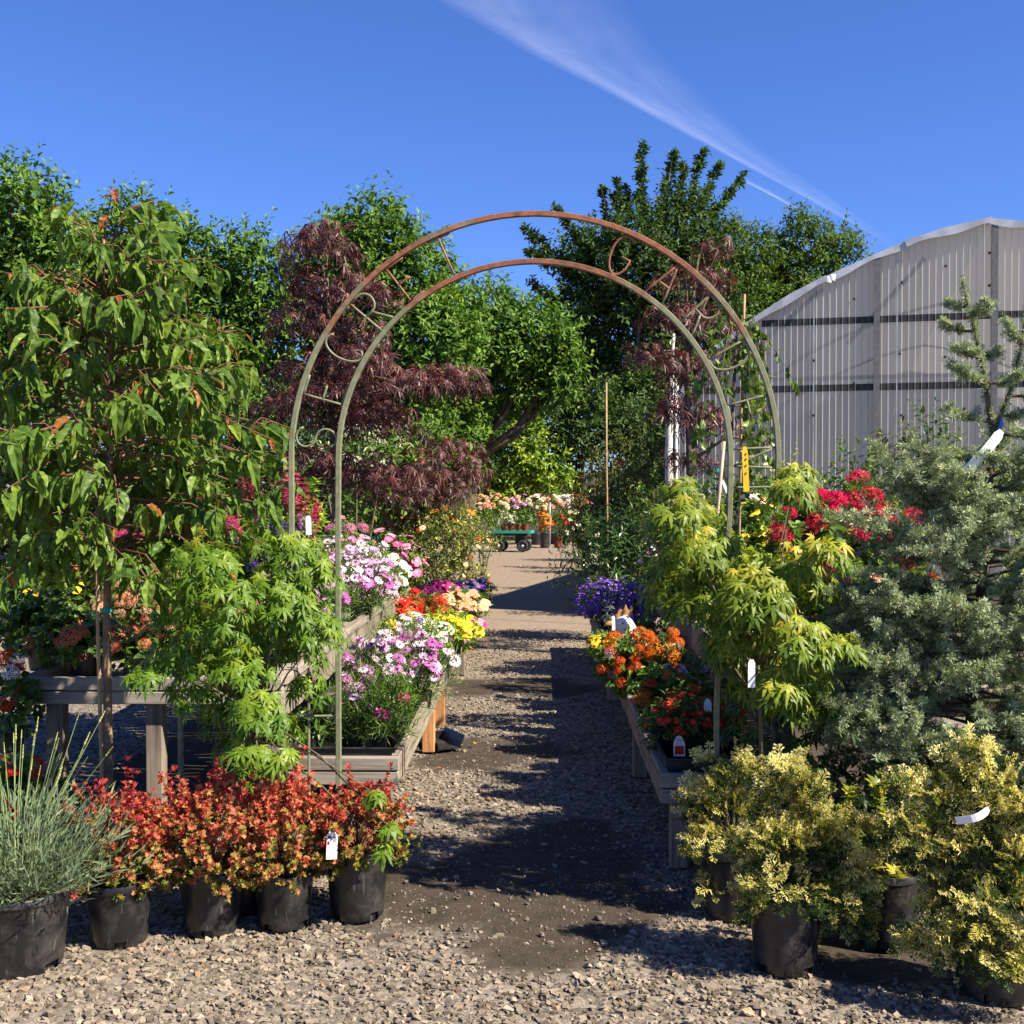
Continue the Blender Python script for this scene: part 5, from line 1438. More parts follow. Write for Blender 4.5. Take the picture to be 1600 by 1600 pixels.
# right low bench
RB = .41 - .045
bedding('dark red leaved verbena behind the white arched tag', 1062, 5.45, RB, .3, 1085, 'verbena_plant', 'flowering plant', [('five', ('red', 'yellow'), 44, .017)], 'shrub', .04, 'leaf', 260, (.075, .1), 60)
bedding('dark red verbena at the right post of the arch', 1120, 5.5, RB, .28, 1095, 'verbena_plant', 'flowering plant', [('five', ('red', 'yellow'), 26, .016)], 'shrub', .04, 'leaf', 240, (.075, .1), 40)
bedding('red and orange lantana nearest the path on the right bench', 1038, 5.95, RB, .3, 1050, 'lantana', 'flowering plant', [('cluster', ('redorange',), 17, .03), ('cluster', ('red',), 3, .03)], 'bedding', .055, 'leaf', 260, (.07, .1), 100)
bedding('coral lantana hanging over the right path edge', 985, 7.0, RB, .34, 1000, 'lantana', 'flowering plant', [('cluster', ('redorange',), 18, .03), ('cluster', ('blush',), 3, .03)], 'bedding', .055, 'leaf', 260, (.07, .1), 100, flow=-.3)
bedding('bright orange marigold in front of the rooster', 990, 7.3, RB, .26, 982, 'marigold', 'flowering plant', [('cluster', ('orange',), 12, .045)], 'bedding', .045, 'leaf', 240, (.07, .1), 40)
bedding('yellow leaved plant left of the orange marigold', 945, 8.4, RB, .24, 990, 'bedding_plant', 'flowering plant', [('five', ('yellow', 'orange'), 14, .03), ('five', ('orange', 'yellow'), 8, .026)], 'shrub_bright', .045, 'leaf', 240, (.06, .09), 30)
bedding('shaded orange marigold right of the rooster', 1030, 7.0, RB, .3, 985, 'marigold', 'flowering plant', [('cluster', ('orange',), 12, .04)], 'shrub', .045, 'leaf', 220, (.07, .1), 20)
bedding('shaded lilac flowered plant behind the red lantana', 1065, 6.5, RB, .32, 1020, 'bedding_plant', 'flowering plant', [('five', ('blush', 'white'), 16, .026)], 'shrub', .045, 'leaf', 220, (.07, .1), 20)
bedding('shaded orange flowered plant left of the right arch post', 1100, 6.0, RB, .3, 1060, 'bedding_plant', 'flowering plant', [('cluster', ('orange',), 9, .028)], 'shrub', .045, 'leaf', 220, (.07, .1), 20)
bedding('violet blue lobelia spilling over the right path edge', 950, 10.6, RB, .6, 900, 'lobelia', 'flowering plant', [('five', ('violet', 'white'), 300, .016), ('five', ('purple', 'white'), 160, .015)], 'shrub', .03, 'leaf', 240, (.09, .14), 0, flow=-.6)
bedding('dark violet lobelia in the shade right of the first lobelia', 1005, 10.2, RB, .5, 908, 'lobelia', 'flowering plant', [('five', ('violet', 'white'), 200, .016)], 'shrub', .03, 'leaf', 220, (.09, .14), 0, flow=-.6)
bedding('low dark green plants behind the rooster', 1020, 7.9, RB, .4, 965, 'bedding_plant', 'flowering plant', [], 'tree_dark', .04, 'leaf', 220, (.08, .1), 0)
# right tall bench
for i, (px, Z, w, top, n, lab) in enumerate([(1255, 5.9, .38, 765, 14, 'scarlet geranium at the left end of the red mass'), (1318, 6.1, .42, 756, 20, 'scarlet geranium in the middle of the red mass'), (1378, 6.2, .38, 780, 14, 'scarlet geranium at the right end of the red mass'), (1222, 5.6, .26, 805, 6, 'small scarlet geranium below the yellow pansies')]):
    bedding(lab, px, Z, UB, w, top, 'geranium', 'flowering plant', [('cluster', ('scarlet',), int(n * 1.5), .053)], 'bedding', .06, 'round', 170, (.09, .15), 40, flow=.1, group='scarlet geraniums on the tall right bench')
bedding('coral begonia low in front of the scarlet geraniums', 1300, 5.5, UB, .34, 890, 'begonia', 'flowering plant', [('rose', ('coral',), 8, .032), ('rose', ('peach',), 6, .032)], 'bedding', .06, 'leaf', 200, (.08, .12), 60)
bedding('cream and orange begonia half hidden by the spruce', 1355, 5.5, UB, .3, 888, 'begonia', 'flowering plant', [('rose', ('peach',), 8, .034), ('rose', ('cream',), 6, .034)], 'bedding', .06, 'leaf', 200, (.08, .12), 40)
bedding('red orange begonia seen through the spruce branches', 1415, 5.5, UB, .3, 895, 'begonia', 'flowering plant', [('rose', ('redorange',), 10, .034)], 'bedding', .06, 'leaf', 200, (.08, .12), 30)
bedding('shaded red flowered plant under the coral begonia', 1270, 5.25, UB, .3, 935, 'bedding_plant', 'flowering plant', [('five', ('coral', 'yellow'), 12, .024)], 'shrub', .05, 'leaf', 200, (.08, .1), 20)
bedding('yellow pansy plant right of the yellow hanging tag', 1188, 7.6, UB, .28, 752, 'pansy_plant', 'flowering plant', [('pansy', ('yellow', 'orange'), 9, .045)], 'bedding', .06, 'leaf', 160, (.08, .14), 20, flow=.1)
bedding('pale yellow rose behind the arch rung', 1176, 8.2, UB, .3, 705, 'rose_plant', 'flowering plant', [('rose', ('cream',), 2, .06), ('five', ('yellow', 'orange'), 4, .03)], 'shrub', .06, 'leaf', 130, (.09, .16), 0, flow=.3)
bedding('white and lilac flowered plant behind the yellow maple', 1045, 10, UB, .46, 838, 'bedding_plant', 'flowering plant', [('five', ('white', 'yellow'), 40, .022), ('five', ('blush', 'white'), 40, .022)], 'shrub', .04, 'leaf', 200, (.09, .12), 0)
bedding('orange flowered plant in the yellow maple shade', 1075, 8.3, UB, .3, 890, 'bedding_plant', 'flowering plant', [('five', ('orange', 'yellow'), 16, .032)], 'bedding', .045, 'leaf', 200, (.08, .12), 0)
for i, (px, py, Z, lab) in enumerate([(1225, 770, 8.5, 'yellow green leafy shrub right of the outer arch leg'), (1390, 720, 9.0, 'loose green shrub before the greenhouse wall'), (1440, 690, 9.5, 'tall thin green shrub before the greenhouse wall'), (1500, 740, 8.8, 'green shrub behind the spruce leader'), (1580, 750, 9.0, 'green shrub at the right edge before the greenhouse'), (1330, 740, 8.8, 'dull green shrub left of the loose shrub')]):
    k = Z / F
    bl = [(px, py, 34, 38), (px - 22, py + 50, 34, 40), (px + 24, py + 55, 34, 40)]
    shrub(lab, bl, Z, ['shrub_bright', 'olive', 'shrub', 'shrub', 'olive', 'shrub'][i], .06, 'leaf', 40, .2, 7, baseh=UB, pot=(.12, .2))

for px, py, Z, lab, lf in [(1085, 815, 7.6, 'leafy green plant at the edge of the tall right bench', 'shrub'), (1062, 805, 8.9, 'dark leafy plant farther along the tall right bench', 'shrub'), (1046, 800, 9.9, 'small leaved green plant near the far end of the tall right bench', 'olive'), (1100, 795, 9.3, 'broad dark plant in the middle of the tall right bench', 'laurel'), (1130, 775, 10.2, 'taller green plant at the back of the tall right bench', 'shrub')]:
    shrub(lab, [(px, py, 26, 30), (px - 14, py + 34, 26, 34), (px + 18, py + 40, 26, 34)], Z, lf, .06, 'leaf', 60, .14, 7, baseh=UB, pot=(.09, .14))
for px, Z, hpx, lab, lf in [(1020, 14.8, 745, 'round green shrub before the greenhouse corner', 'shrub'), (1005, 18.5, 720, 'upright dark shrub along the greenhouse side', 'tree_dark'), (985, 22.5, 735, 'green shrub farther along the greenhouse side', 'shrub'), (960, 26.5, 745, 'last dark shrub along the greenhouse side', 'tree_dark')]:
    gy = HOR + F * CAMH / Z
    shrub(lab, [(px, hpx + 34, 34), (px + 12, (hpx + gy) / 2 + 12, 38, (gy - hpx) * .3), (px - 12, (hpx + gy) / 2 + 20, 32, (gy - hpx) * .28)], Z, lf, .08, 'leaf', 22, .25, 7)
# ------------------------------------------------------------------ weeping tree with stakes on the tall right bench
def weeping():
    Z = 7.2
    base = np.array([(1130 - VPX) * Z / F, Z, UB])
    root = thing('weeping_tree', 'small weeping green tree tied to stakes behind the right arch leg', 'tree', tuple(base))
    add_pot(root, .13, .24)
    mb = MB(); top = at(1150, 505, Z) - base
    mb.tube([(0, 0, .2), (.03, 0, top[2] * .5), top], [.014, .012, .008], 6); mb.build('trunk', M['bark'], root)
    ps = []; tw = MB()
    for i in range(26):
        a = RNG.uniform(0, 2 * PI); s = top - np.array([0, 0, RNG.uniform(0, .25)])
        o = np.array([math.cos(a), math.sin(a), 0]) * RNG.uniform(.05, .28); ln = RNG.uniform(.3, 1.0)
        pts = [s, s + o * .6 + np.array([0, 0, .06]), s + o + np.array([0, 0, -ln * .35]), s + o * 1.1 + np.array([0, 0, -ln])]
        tw.tube(pts, [.004, .003, .002, .001], 4)
        n = int(ln * 34)
        t = RNG.random(n); P = pts[1] + (pts[2] - pts[1]) * np.minimum(t * 2, 1)[:, None] + (pts[3] - pts[2]) * np.maximum(t * 2 - 1, 0)[:, None]
        D = RNG.normal(0, .5, (n, 3)) + np.array([0, 0, -.9])
        ps.append(Pts(P, D, sph(n), .06 * RNG.uniform(.7, 1.2, n), RNG.random(n)))
    pts = [top, at(1190, 520, Z) - base, at(1225, 575, Z) - base, at(1246, 612, Z) - base]; tw.tube(pts, [.004, .003, .002, .001], 4)
    t = RNG.random(26); P = np.stack([np.interp(t, [0, .33, .66, 1], [q[k] for q in pts]) for k in range(3)], 1)
    ps.append(Pts(P, RNG.normal(0, .5, (26, 3)) + np.array([0, 0, -.9]), sph(26), .05, RNG.random(26)))
    tw.build('twigs', M['twig'], root)
    emit(root, 'leaf', TP['round'], cat(*ps), L['shrub'], 150, 'foliage')
    mb = MB(); q = at(1122, 735, Z) - base; mb.box(q, (.03, .03, .02)); mb.build('tie', M['teal_tape'], root)
    def ex(r, d): MB().box(d * .35 + np.array([.03, -.02, 0]), (.022, .004, .17)).build('ribbon', M['teal_tape'], r)
    pole('wooden_stake', 'pale wooden stake leaning left of the right arch leg', 'stake', at(1106, 812, 7.05) * np.array([1, 1, 0]) + np.array([0, 0, UB]), at(1130, 690, 7.05), .011, 'stake', ex)
    pole('bamboo_stake', 'thin bamboo stake rising above the weeping tree', 'stake', at(1150, 820, 7.3) * np.array([1, 1, 0]) + np.array([0, 0, UB]), at(1161, 462, 7.3), .008, 'bamboo')
weeping()

# ------------------------------------------------------------------ hornbeam (left foreground)
def hornbeam():
    Z = 4.72
    base = gpt(160, Z)
    root = thing('hornbeam_tree', 'young leafy hornbeam with drooping toothed leaves at the left', 'tree', tuple(base))
    ctr = at(185, 645, Z) - base; R = np.array([.6, .56, .68])
    mb = MB()
    trunk = [(0, 0, 0), (.005, 0, .5), (.0, .0, 1.0), (.012, 0, 1.5), (.02, 0, 2.1), (.0, 0, 2.6)]
    mb.tube(trunk, [.02, .0185, .017, .0135, .009, .004], 9)
    mb.build('trunk', M['bark_tan'], root, True)
    tw = MB(); P, D, Nn, S, Tn = [], [], [], [], []
    r = np.random.default_rng(21)
    for i in range(104):
        h = 1.2 + 1.3 * (i + .5) / 104
        a = i * 2.39996 + r.uniform(-.5, .5)
        out = np.array([math.cos(a), math.sin(a), 0])
        rel = (h + .12 - ctr[2]) / R[2]
        reach = .68 * float(np.interp((h - 1.2) / 1.3, [0, .18, .42, .62, .82, 1], [.5, .92, 1.0, .88, .58, .2])) * r.uniform(.72, 1.12)
        s = np.array([np.interp(h, [q[2] for q in trunk], [q[0] for q in trunk]), 0, h])
        rise = r.uniform(.0, .34)
        e = s + out * reach + np.array([(ctr[0]) * .5, 0, rise - .35 * reach ** 1.5])
        m = s * .45 + e * .55 + np.array([0, 0, .09])
        tw.tube([s, s * .7 + m * .3 + np.array([0, 0, .03]), m, e], [.006, .005, .0035, .0015], 5)
        subs = [(s, m, e)]
        for _ in range(3):                                       # side twigs
            t = r.uniform(.3, .85); q = m * (1 - t) + e * t if r.random() < .6 else s * (1 - t) + m * t
            dd = out * r.uniform(.3, .8) + np.cross(out, [0, 0, 1]) * r.choice([-1, 1]) * r.uniform(.5, 1)
            e2 = q + unit(dd) * r.uniform(.1, .24) + np.array([0, 0, r.uniform(-.05, .06)])
            m2 = q * .5 + e2 * .5 + np.array([0, 0, .03]); tw.tube([q, m2, e2], [.0028, .002, .001], 4); subs.append((q, m2, e2))
        for (p0, p1, p2) in subs:
            ln = np.linalg.norm(p1 - p0) + np.linalg.norm(p2 - p1); n = max(3, int(ln / .031))
            for j in range(n):
                t = (j + .7) / n
                if ln > .35 and t < .3: continue
                q = (1 - t) ** 2 * p0 + 2 * t * (1 - t) * p1 + t * t * p2
                ax = unit((p2 - p0)); sd = np.cross(ax, [0, 0, 1.0]); sd = sd / (np.linalg.norm(sd) + 1e-6) * (1 if j % 2 else -1)
                d = ax * r.uniform(.3, .8) + sd * r.uniform(.4, .95) + np.array([0, 0, -r.uniform(.05, 1.4)]) + r.normal(0, .25, 3)
                tip = t > .86
                P.append(q); D.append(d); Nn.append(np.array([0, 0, .8]) + sd * .5 + ax * .4 + r.normal(0, .25, 3))
                S.append((.05 if tip and r.random() < .22 else float(np.clip(r.normal(.088, .022), .04, .135))))
                Tn.append(r.uniform(.9, 1) if S[-1] == .05 or r.random() < .008 else np.clip(r.normal(.5, .22), .02, .87))
    p = Pts(P, D, Nn, S, Tn)
    # the odd red-tipped shoot at the very top
    tw.tube([trunk[-1], (.02, 0, 2.72), (.04, 0, 2.82)], [.004, .003, .0015], 4)
    p = cat(p, Pts([(.02, 0, 2.7), (.04, 0, 2.8), (.035, 0, 2.77)], [(-.3, -.3, -.6), (.2, -.3, -.4), (-.6, -.1, .2)], [(.2, -.6, .5)] * 3, [.08, .07, .05], [.95, .98, .92]))
    tw.build('branches', M['twig_red'], root, True)
    hc = r.random(len(p)) < .35
    emit(root, 'leaf', TP['hornbeam'], p.sel(np.where(~hc)[0]), L['hornbeam'], 200)
    emit(root, 'leaf', TP['hornbeam_curled'], p.sel(np.where(hc)[0]), L['hornbeam'], 100)
    mb = MB(); mb.lathe([(.024, -.007), (.026, 0), (.024, .007)], 10, (.0, 0, CAMH - (955 - HOR) * Z / F)); mb.build('tie', M['teal_tape'], root)
    add_pot(root, .15, .24)
    pole('bamboo_stake', 'bamboo stake tied along the hornbeam trunk', 'stake', tuple(gpt(151, Z - .03)), at(146, 790, Z - .03), .0085, 'bamboo')
hornbeam()

# ------------------------------------------------------------------ Japanese maples (foreground)
def jmaple(label, Z, root_px, sprays, mat, size, solo=300, pot=(.14, .22), per=24, seed=1, tone=(.1, .8), twig='twig'):
    """sprays: (px, py, r px) drooping fans of palmate leaves"""
    base = gpt(root_px, Z)
    root = thing('maple_tree', label, 'tree', tuple(base))
    k = Z / F
    r = np.random.default_rng(seed)
    mb = MB(); P, D, Nn, S, Tn = [], [], [], [], []
    hub = np.array([0, 0, .38]); tops = [at(s[0], s[1], Z) - base for s in sprays]
    cen = np.mean(tops, axis=0)
    mb.tube([(0, 0, .1), hub * .7 + cen * .0, hub * .55 + cen * .45, cen], [.013, .011, .008, .004], 7)
    for i, sp_ in enumerate(sprays):
        sx, sy, sr = sp_[:3]
        if len(sp_) > 3: c = at(sx, sy, sp_[3]) - base
        else:
            c = at(sx, sy, Z) - base; c[1] += r.uniform(-1, 1) * .22
        rr = sr * k
        st = hub * .5 + cen * .5 if i % 2 else hub * .3 + cen * .7
        mb.tube([st, st * .5 + c * .5 + np.array([0, 0, .05]), c + np.array([0, 0, rr * .15])], [.005, .0035, .0015], 5)
        outw = c - cen; outw[2] = 0; outw = outw / (np.linalg.norm(outw) + .05)
        n = int(per * (sr / 45) ** 1.4)
        for j in range(n):
            a = r.uniform(0, 2 * PI); q = math.sqrt(r.random())
            off = np.array([math.cos(a) * q, math.sin(a) * q * .9, 0])
            z = (.35 * (1 - q * q) - .32 * q * q) * rr + r.normal(0, .3) * rr * .8
            P.append(c + off * rr + np.array([0, 0, z]))
            D.append(off * .9 + outw * .55 + np.array([0, 0, -.45 - .4 * q]) + r.normal(0, .22, 3))
            Nn.append(off * .6 + outw * .3 + np.array([.1, -.3, .75]) + r.normal(0, .22, 3))
            S.append(size * r.uniform(.55, 1.15))
            Tn.append(np.clip(tone[0] + (tone[1] - tone[0]) * (.45 + .9 * z / (rr + .001) + r.normal(0, .2)), .02, .98))
    mb.build('branches', M[twig], root, True)
    emit(root, 'leaf', TP['palm'], Pts(P, D, Nn, S, Tn), L[mat], solo)
    add_pot(root, pot[0], pot[1])
    return root
jmaple('green Japanese maple in front of the left arch panel', 4.5, 380, [(330, 870, 50), (400, 850, 50), (455, 865, 48), (300, 910, 45), (360, 915, 55), (430, 915, 55), (490, 900, 42), (280, 965, 45), (345, 970, 55), (415, 975, 55), (475, 960, 50), (505, 990, 32), (270, 1020, 42), (320, 1030, 50), (385, 1035, 55), (445, 1030, 50), (250, 1045, 30), (300, 1080, 40), (360, 1090, 46), (420, 1095, 48), (470, 1080, 30), (330, 1130, 38), (390, 1140, 42), (430, 1150, 34), (350, 1180, 40), (410, 1195, 40), (230, 1050, 22), (450, 940, 45), (400, 1180, 24, 4.22), (440, 1192, 22, 4.2), (375, 1175, 18, 4.2), (585, 1246, 13, 4.25), (608, 1300, 13, 4.22), (598, 1332, 11, 4.22)], 'maple', .055, seed=3, per=60, tone=(.02, .68), pot=(.12, .2))
jmaple('yellow green Japanese maple in front of the right bench', 4.5, 1195, [(1060, 765, 32), (1045, 800, 40), (1100, 810, 45), (1075, 850, 50), (1130, 850, 50), (1170, 880, 48), (1050, 890, 45), (1110, 895, 55), (1160, 915, 52), (1040, 925, 34), (1090, 935, 48), (1140, 950, 50), (1200, 935, 45), (1235, 880, 40), (1265, 860, 34), (1215, 975, 45), (1195, 1010, 42), (1225, 1020, 42), (1240, 1050, 38), (1200, 1060, 36), (1255, 1000, 40), (1170, 985, 36), (1280, 1060, 34), (1290, 920, 34), (1300, 1000, 30), (1250, 930, 38), (1240, 740, 30), (1225, 760, 30), (1180, 1085, 34), (1235, 1100, 36), (1150, 1035, 32), (1280, 1110, 34), (1130, 995, 30)], 'maple_y', .062, seed=8, per=78, tone=(.04, .82), twig='twig')
jmaple('dark fine leaved maple in the shade under the spruce', 4.62, 1250, [(1190, 1110, 40), (1240, 1120, 45), (1290, 1110, 40), (1170, 1160, 40), (1220, 1170, 45), (1280, 1170, 42), (1330, 1140, 36), (1200, 1220, 40), (1260, 1220, 40), (1330, 1220, 36)], 'maple_dark', .055, seed=9, solo=60, per=24)

# ------------------------------------------------------------------ barberries, lavender, cypresses, holly (front row)
def tag_mesh(name, w, h, parent, loc, rz=0.0, tilt=0.0, arch_top=False, notch=False):
    n = 12; pts = []
    if arch_top:
        pts = [(-w / 2, 0), (w / 2, 0), (w / 2, h * .55)] + [(w / 2 * math.cos(a) * 1.0 * (1 if math.sin(a) < .3 else .92), h * .55 + h * .45 * math.sin(a)) for a in np.linspace(.15, PI - .15, n)] + [(-w / 2, h * .55)]
    elif notch:
        pts = [(-w * .5, 0), (w * .42, 0), (w * .5, h * .8), (w * .34, h * .86), (w * .36, h), (w * .14, h * .93), (-w * .1, h * .92), (-w * .22, h), (-w * .26, h * .88), (-w * .42, h * .82)]
    else:
        pts = [(-w / 2, 0), (w / 2, 0), (w / 2, h * .92), (w * .3, h), (-w * .3, h), (-w / 2, h * .92)]
    k = len(pts)
    V = [(x, -.0006, z) for x, z in pts] + [(x, .0006, z) for x, z in pts]
    mb = MB().add(V, [tuple(range(k)), tuple(range(2 * k - 1, k - 1, -1))] + [(i, i + k, (i + 1) % k + k, (i + 1) % k) for i in range(k)])
    o = mb.build(name, M['white'], parent); o.location = loc; o.rotation_euler = (tilt, 0, rz)
    return o
def patch(parent, name, x, z, w, h, mat, y=-.0016):
    o = MB().add([(x - w / 2, y, z - h / 2), (x + w / 2, y, z - h / 2), (x + w / 2, y, z + h / 2), (x - w / 2, y, z + h / 2)], [(0, 1, 2, 3)]).build(name, mat, parent)
    return o
def text(parent, s, x, z, size, mat, y=-.0018):
    cu = bpy.data.curves.new('lettering', 'FONT'); cu.body = s; cu.size = size; cu.align_x = 'CENTER'
    tmp = bpy.data.objects.new('tmp', cu); COL.objects.link(tmp)
    dg = bpy.context.evaluated_depsgraph_get(); me = bpy.data.meshes.new_from_object(tmp.evaluated_get(dg))
    COL.objects.unlink(tmp); bpy.data.objects.remove(tmp)
    me.materials.clear(); me.materials.append(mat)
    o = link('lettering', me, parent); o.location = (x, y, z); o.rotation_euler = (PI / 2, 0, 0)
    return o

def barberry(label, px, Z, w, top_py, low_py, pot, seed, n=900, tone=(.0, 1.0), dark=0.0):
    base = gpt(px, Z)
    root = thing('barberry', label, 'shrub', tuple(base), 0, 'potted barberries in the front row')
    add_pot(root, pot[0], pot[1], rz=seed * 1.3)
    r = np.random.default_rng(seed)
    top, low = CAMH - (top_py - HOR) * Z / F, CAMH - (low_py - HOR) * Z / F
    P, D, Nn, S, Tn = [], [], [], [], []
    mb = MB()
    zc, rz = (top * .45 + low * .55), (top - low) * .52
    for i in range(int(n / 6.8)):
        a = r.uniform(0, 2 * PI); el = math.asin(r.uniform(-.8, 1)); rad = r.uniform(.72, 1.08)
        d = np.array([math.cos(a) * math.cos(el), math.sin(a) * math.cos(el), math.sin(el)])
        wob = 1 + .18 * math.sin(a * 3 + seed) + .12 * math.sin(a * 7 + el * 4)
        tip = np.array([0, 0, zc]) + d * np.array([w / 2, w / 2, rz]) * rad * wob
        if tip[2] < pot[1] * .72: tip[2] = pot[1] * .72 + r.uniform(0, .04)
        st = np.array([0, 0, pot[1]]) + d * np.array([w / 2, w / 2, rz]) * .3
        mid = st * .5 + tip * .5 + np.array([0, 0, .03])
        if i % 3 == 0: mb.tube([(0, 0, pot[1] * .9), mid, tip], [.0025, .002, .001], 3)
        for j in range(9):
            t = .42 + .58 * (j + r.random()) / 9
            q = (1 - t) ** 2 * st + 2 * t * (1 - t) * mid + t * t * tip
            dd = unit(tip - mid) * .6 + r.normal(0, .5, 3) + np.array([0, 0, .25])
            P.append(q); D.append(dd); Nn.append(unit(tip - st) + r.normal(0, .4, 3)); S.append(.021 * r.uniform(.75, 1.3))
            zz = (q[2] - low) / (top - low)
            Tn.append(np.clip(tone[0] + (tone[1] - tone[0]) * (-.04 + .62 * zz + .25 * (t - .6) + r.normal(0, .16)) + dark, .02, .98))
    mb.build('branches', M['twig_red'], root)
    emit(root, 'leaf_sprig', TP['rosette'], Pts(P, D, Nn, S, Tn), L['barberry'], 220)
    return root
barberry('crimson barberry in a black pot beside the lavender', 178, 4.14, .36, 1215, 1410, (.115, .225), 3, 1500, (0, 1.25))
barberry('orange red barberry in the second black pot from lavender', 325, 4.26, .44, 1200, 1410, (.115, .225), 4, 1900, (.12, .95))
barberry('orange red barberry hiding its pot mid row', 440, 4.32, .4, 1190, 1405, (.11, .2), 6, 1700, (.12, .95))
bb = barberry('dark barberry at the path corner with a white tag', 556, 4.42, .42, 1215, 1362, (.118, .26), 7, 1500, (-.1, 1.25))
t = tag_mesh('plant_tag', .042, .105, None, tuple(at(516, 1348, 4.2)), math.radians(8), math.radians(-6), notch=True)
tag(t, 'white plant tag on the barberry at the path corner', 'plant tag')
patch(t, 'print', -.008, .078, .012, .009, M['ink']); patch(t, 'print', .01, .07, .012, .02, M['grey_ink']); patch(t, 'print', -.012, .058, .008, .012, Pt['red'])

def lavender():
    Z = 3.92
    base = gpt(18, Z)
    root = thing('lavender', 'grey green lavender with tall flower spikes in the front corner', 'shrub', tuple(base))
    add_pot(root, .165, .265)
    r = np.random.default_rng(31)
    P, D, S, Tn = [], [], [], []
    for i in range(4200):
        a = r.uniform(0, 2 * PI); q = math.sqrt(r.random()); el = r.random()
        st = np.array([math.cos(a) * q * .13, math.sin(a) * q * .13, .26])
        out = np.array([math.cos(a), math.sin(a), 0])
        t = r.random()
        tip = st + out * (.08 + .24 * q) * (1 - .45 * el) + np.array([0, 0, .03 + .26 * el ** .8])
        pos = st + (tip - st) * t ** .7
        dd = (tip - st) * 2 + out * r.uniform(.0, .5) + r.normal(0, .3, 3) + np.array([0, 0, .35])
        P.append(pos); D.append(dd); S.append(r.uniform(.035, .075)); Tn.append(np.clip(.75 - .5 * (pos[2] - .26) / .35 + r.normal(0, .2), .02, .98))
    emit(root, 'leaf', t_lav, Pts(P, D, r.normal(0, 1, (len(P), 3)), S, Tn), L['lavender'], 150)
    Ps, Ds, Ss = [], [], []; mb = MB()
    for i in range(44):
        a = r.uniform(0, 2 * PI); q = math.sqrt(r.random())
        st = np.array([math.cos(a) * q * .1, math.sin(a) * q * .1, .3])
        lean = np.array([math.cos(a), math.sin(a), 0]) * q * r.uniform(.08, .34) + np.array([.03, 0, 0])
        h = r.uniform(.26, .52); tip = st + lean + np.array([0, 0, h])
        mid = st * .5 + tip * .5 - lean * .22
        mb2 = MB(); mb2.tube([st, mid, tip], [.0016, .0014, .001], 4); mb2.build('flower_stem', M['lav_stem'], root)
        Ps.append(tip - unit(tip - mid) * .005); Ds.append(tip - mid); Ss.append(r.uniform(.03, .055))
    emit(root, 'flower_spike', TP['spike'], Pts(Ps, Ds, r.normal(0, 1, (44, 3)), Ss, r.random(44)), L['lav_spike'], 300)
t_lav = t_strip(.085, .12)
M['lav_stem'] = mat_plain('lavender_stem', (.2, .26, .11), .6, .2)
lavender()
bedding('red geranium on the ground half hidden behind the lavender', 20, 4.75, 0, .42, 1190, 'geranium', 'flowering plant', [('cluster', ('red',), 9, .03)], 'shrub', .05, 'round', 170, (.1, .16), 0)
bedding('red flowered plant at the left edge beyond the tall bench', 6, 5.1, .46, .2, 1030, 'geranium', 'flowering plant', [('cluster', ('red',), 5, .035), ('cluster', ('white',), 2, .03)], 'shrub', .05, 'round', 170, (.06, .1), 0)

def cypress(label, px, Z, lobes, pot, seed, n=420):
    base = gpt(px, Z); k = Z / F
    root = thing('golden_cypress', label, 'shrub', tuple(base), 0, 'golden tipped cypresses in black pots')
    add_pot(root, pot[0], pot[1], rz=seed)
    r = np.random.default_rng(seed)
    P, D, Nn, S, Tn = [], [], [], [], []; mb = MB()
    hub = np.array([0, 0, pot[1] + .06])
    for lb in lobes:
        lx, ly, lr = lb[:3]; rr = lr * k
        c = at(lx, ly, lb[3] if len(lb) > 3 else Z) - base
        if len(lb) == 3: c[1] += r.uniform(-1, 1) * rr * .6
        mb.tube([(0, 0, pot[1] * .9), hub * .6 + c * .4, c], [.007, .005, .002], 5)
        out = unit(c - hub)
        m = int(n * (lr / 45) ** 2 / 2.6)
        for j in range(m):
            d = sph1(r); q = r.uniform(.25, 1.0)
            pos = c + d * rr * q * .9
            dd = d * .8 + out * .75 + np.array([0, -.1, .15]) + r.normal(0, .32, 3)
            P.append(pos); D.append(dd); Nn.append(np.array([0, -.4, .8]) + r.normal(0, .45, 3)); S.append(r.uniform(.038, .078))
            gold = .5 * q + .35 * d[2] + .25 * np.dot(d, out) + r.normal(.1, .25)  # outer and upper sprays are yellower
            Tn.append(np.clip(.05 + 1.1 * gold, .02, .98))
    mb.build('branches', M['twig'], root)
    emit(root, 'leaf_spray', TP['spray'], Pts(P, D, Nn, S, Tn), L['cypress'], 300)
    return root
def sph1(r):
    z = r.uniform(-1, 1); a = r.uniform(0, 2 * PI); q = math.sqrt(1 - z * z)
    return np.array([q * math.cos(a), q * math.sin(a), z])
cypress('golden tipped cypress nearest the path front right', 1228, 3.96, [(1235, 1215, 30), (1260, 1235, 26), (1210, 1265, 32), (1245, 1270, 40), (1280, 1290, 38), (1195, 1310, 36), (1240, 1320, 48), (1290, 1330, 44), (1320, 1350, 34), (1200, 1360, 40), (1250, 1370, 48), (1300, 1385, 42), (1230, 1405, 36), (1280, 1420, 32), (1330, 1420, 26), (1345, 1440, 18), (1215, 1230, 24), (1180, 1340, 26), (1340, 1300, 24), (1175, 1395, 26), (1190, 1420, 22), (1330, 1380, 30), (1250, 1440, 26), (1310, 1430, 26), (1210, 1385, 26, 3.84), (1262, 1398, 24, 3.82), (1310, 1412, 20, 3.84), (1180, 1392, 18, 3.86)], (.122, .28), 12, 300)
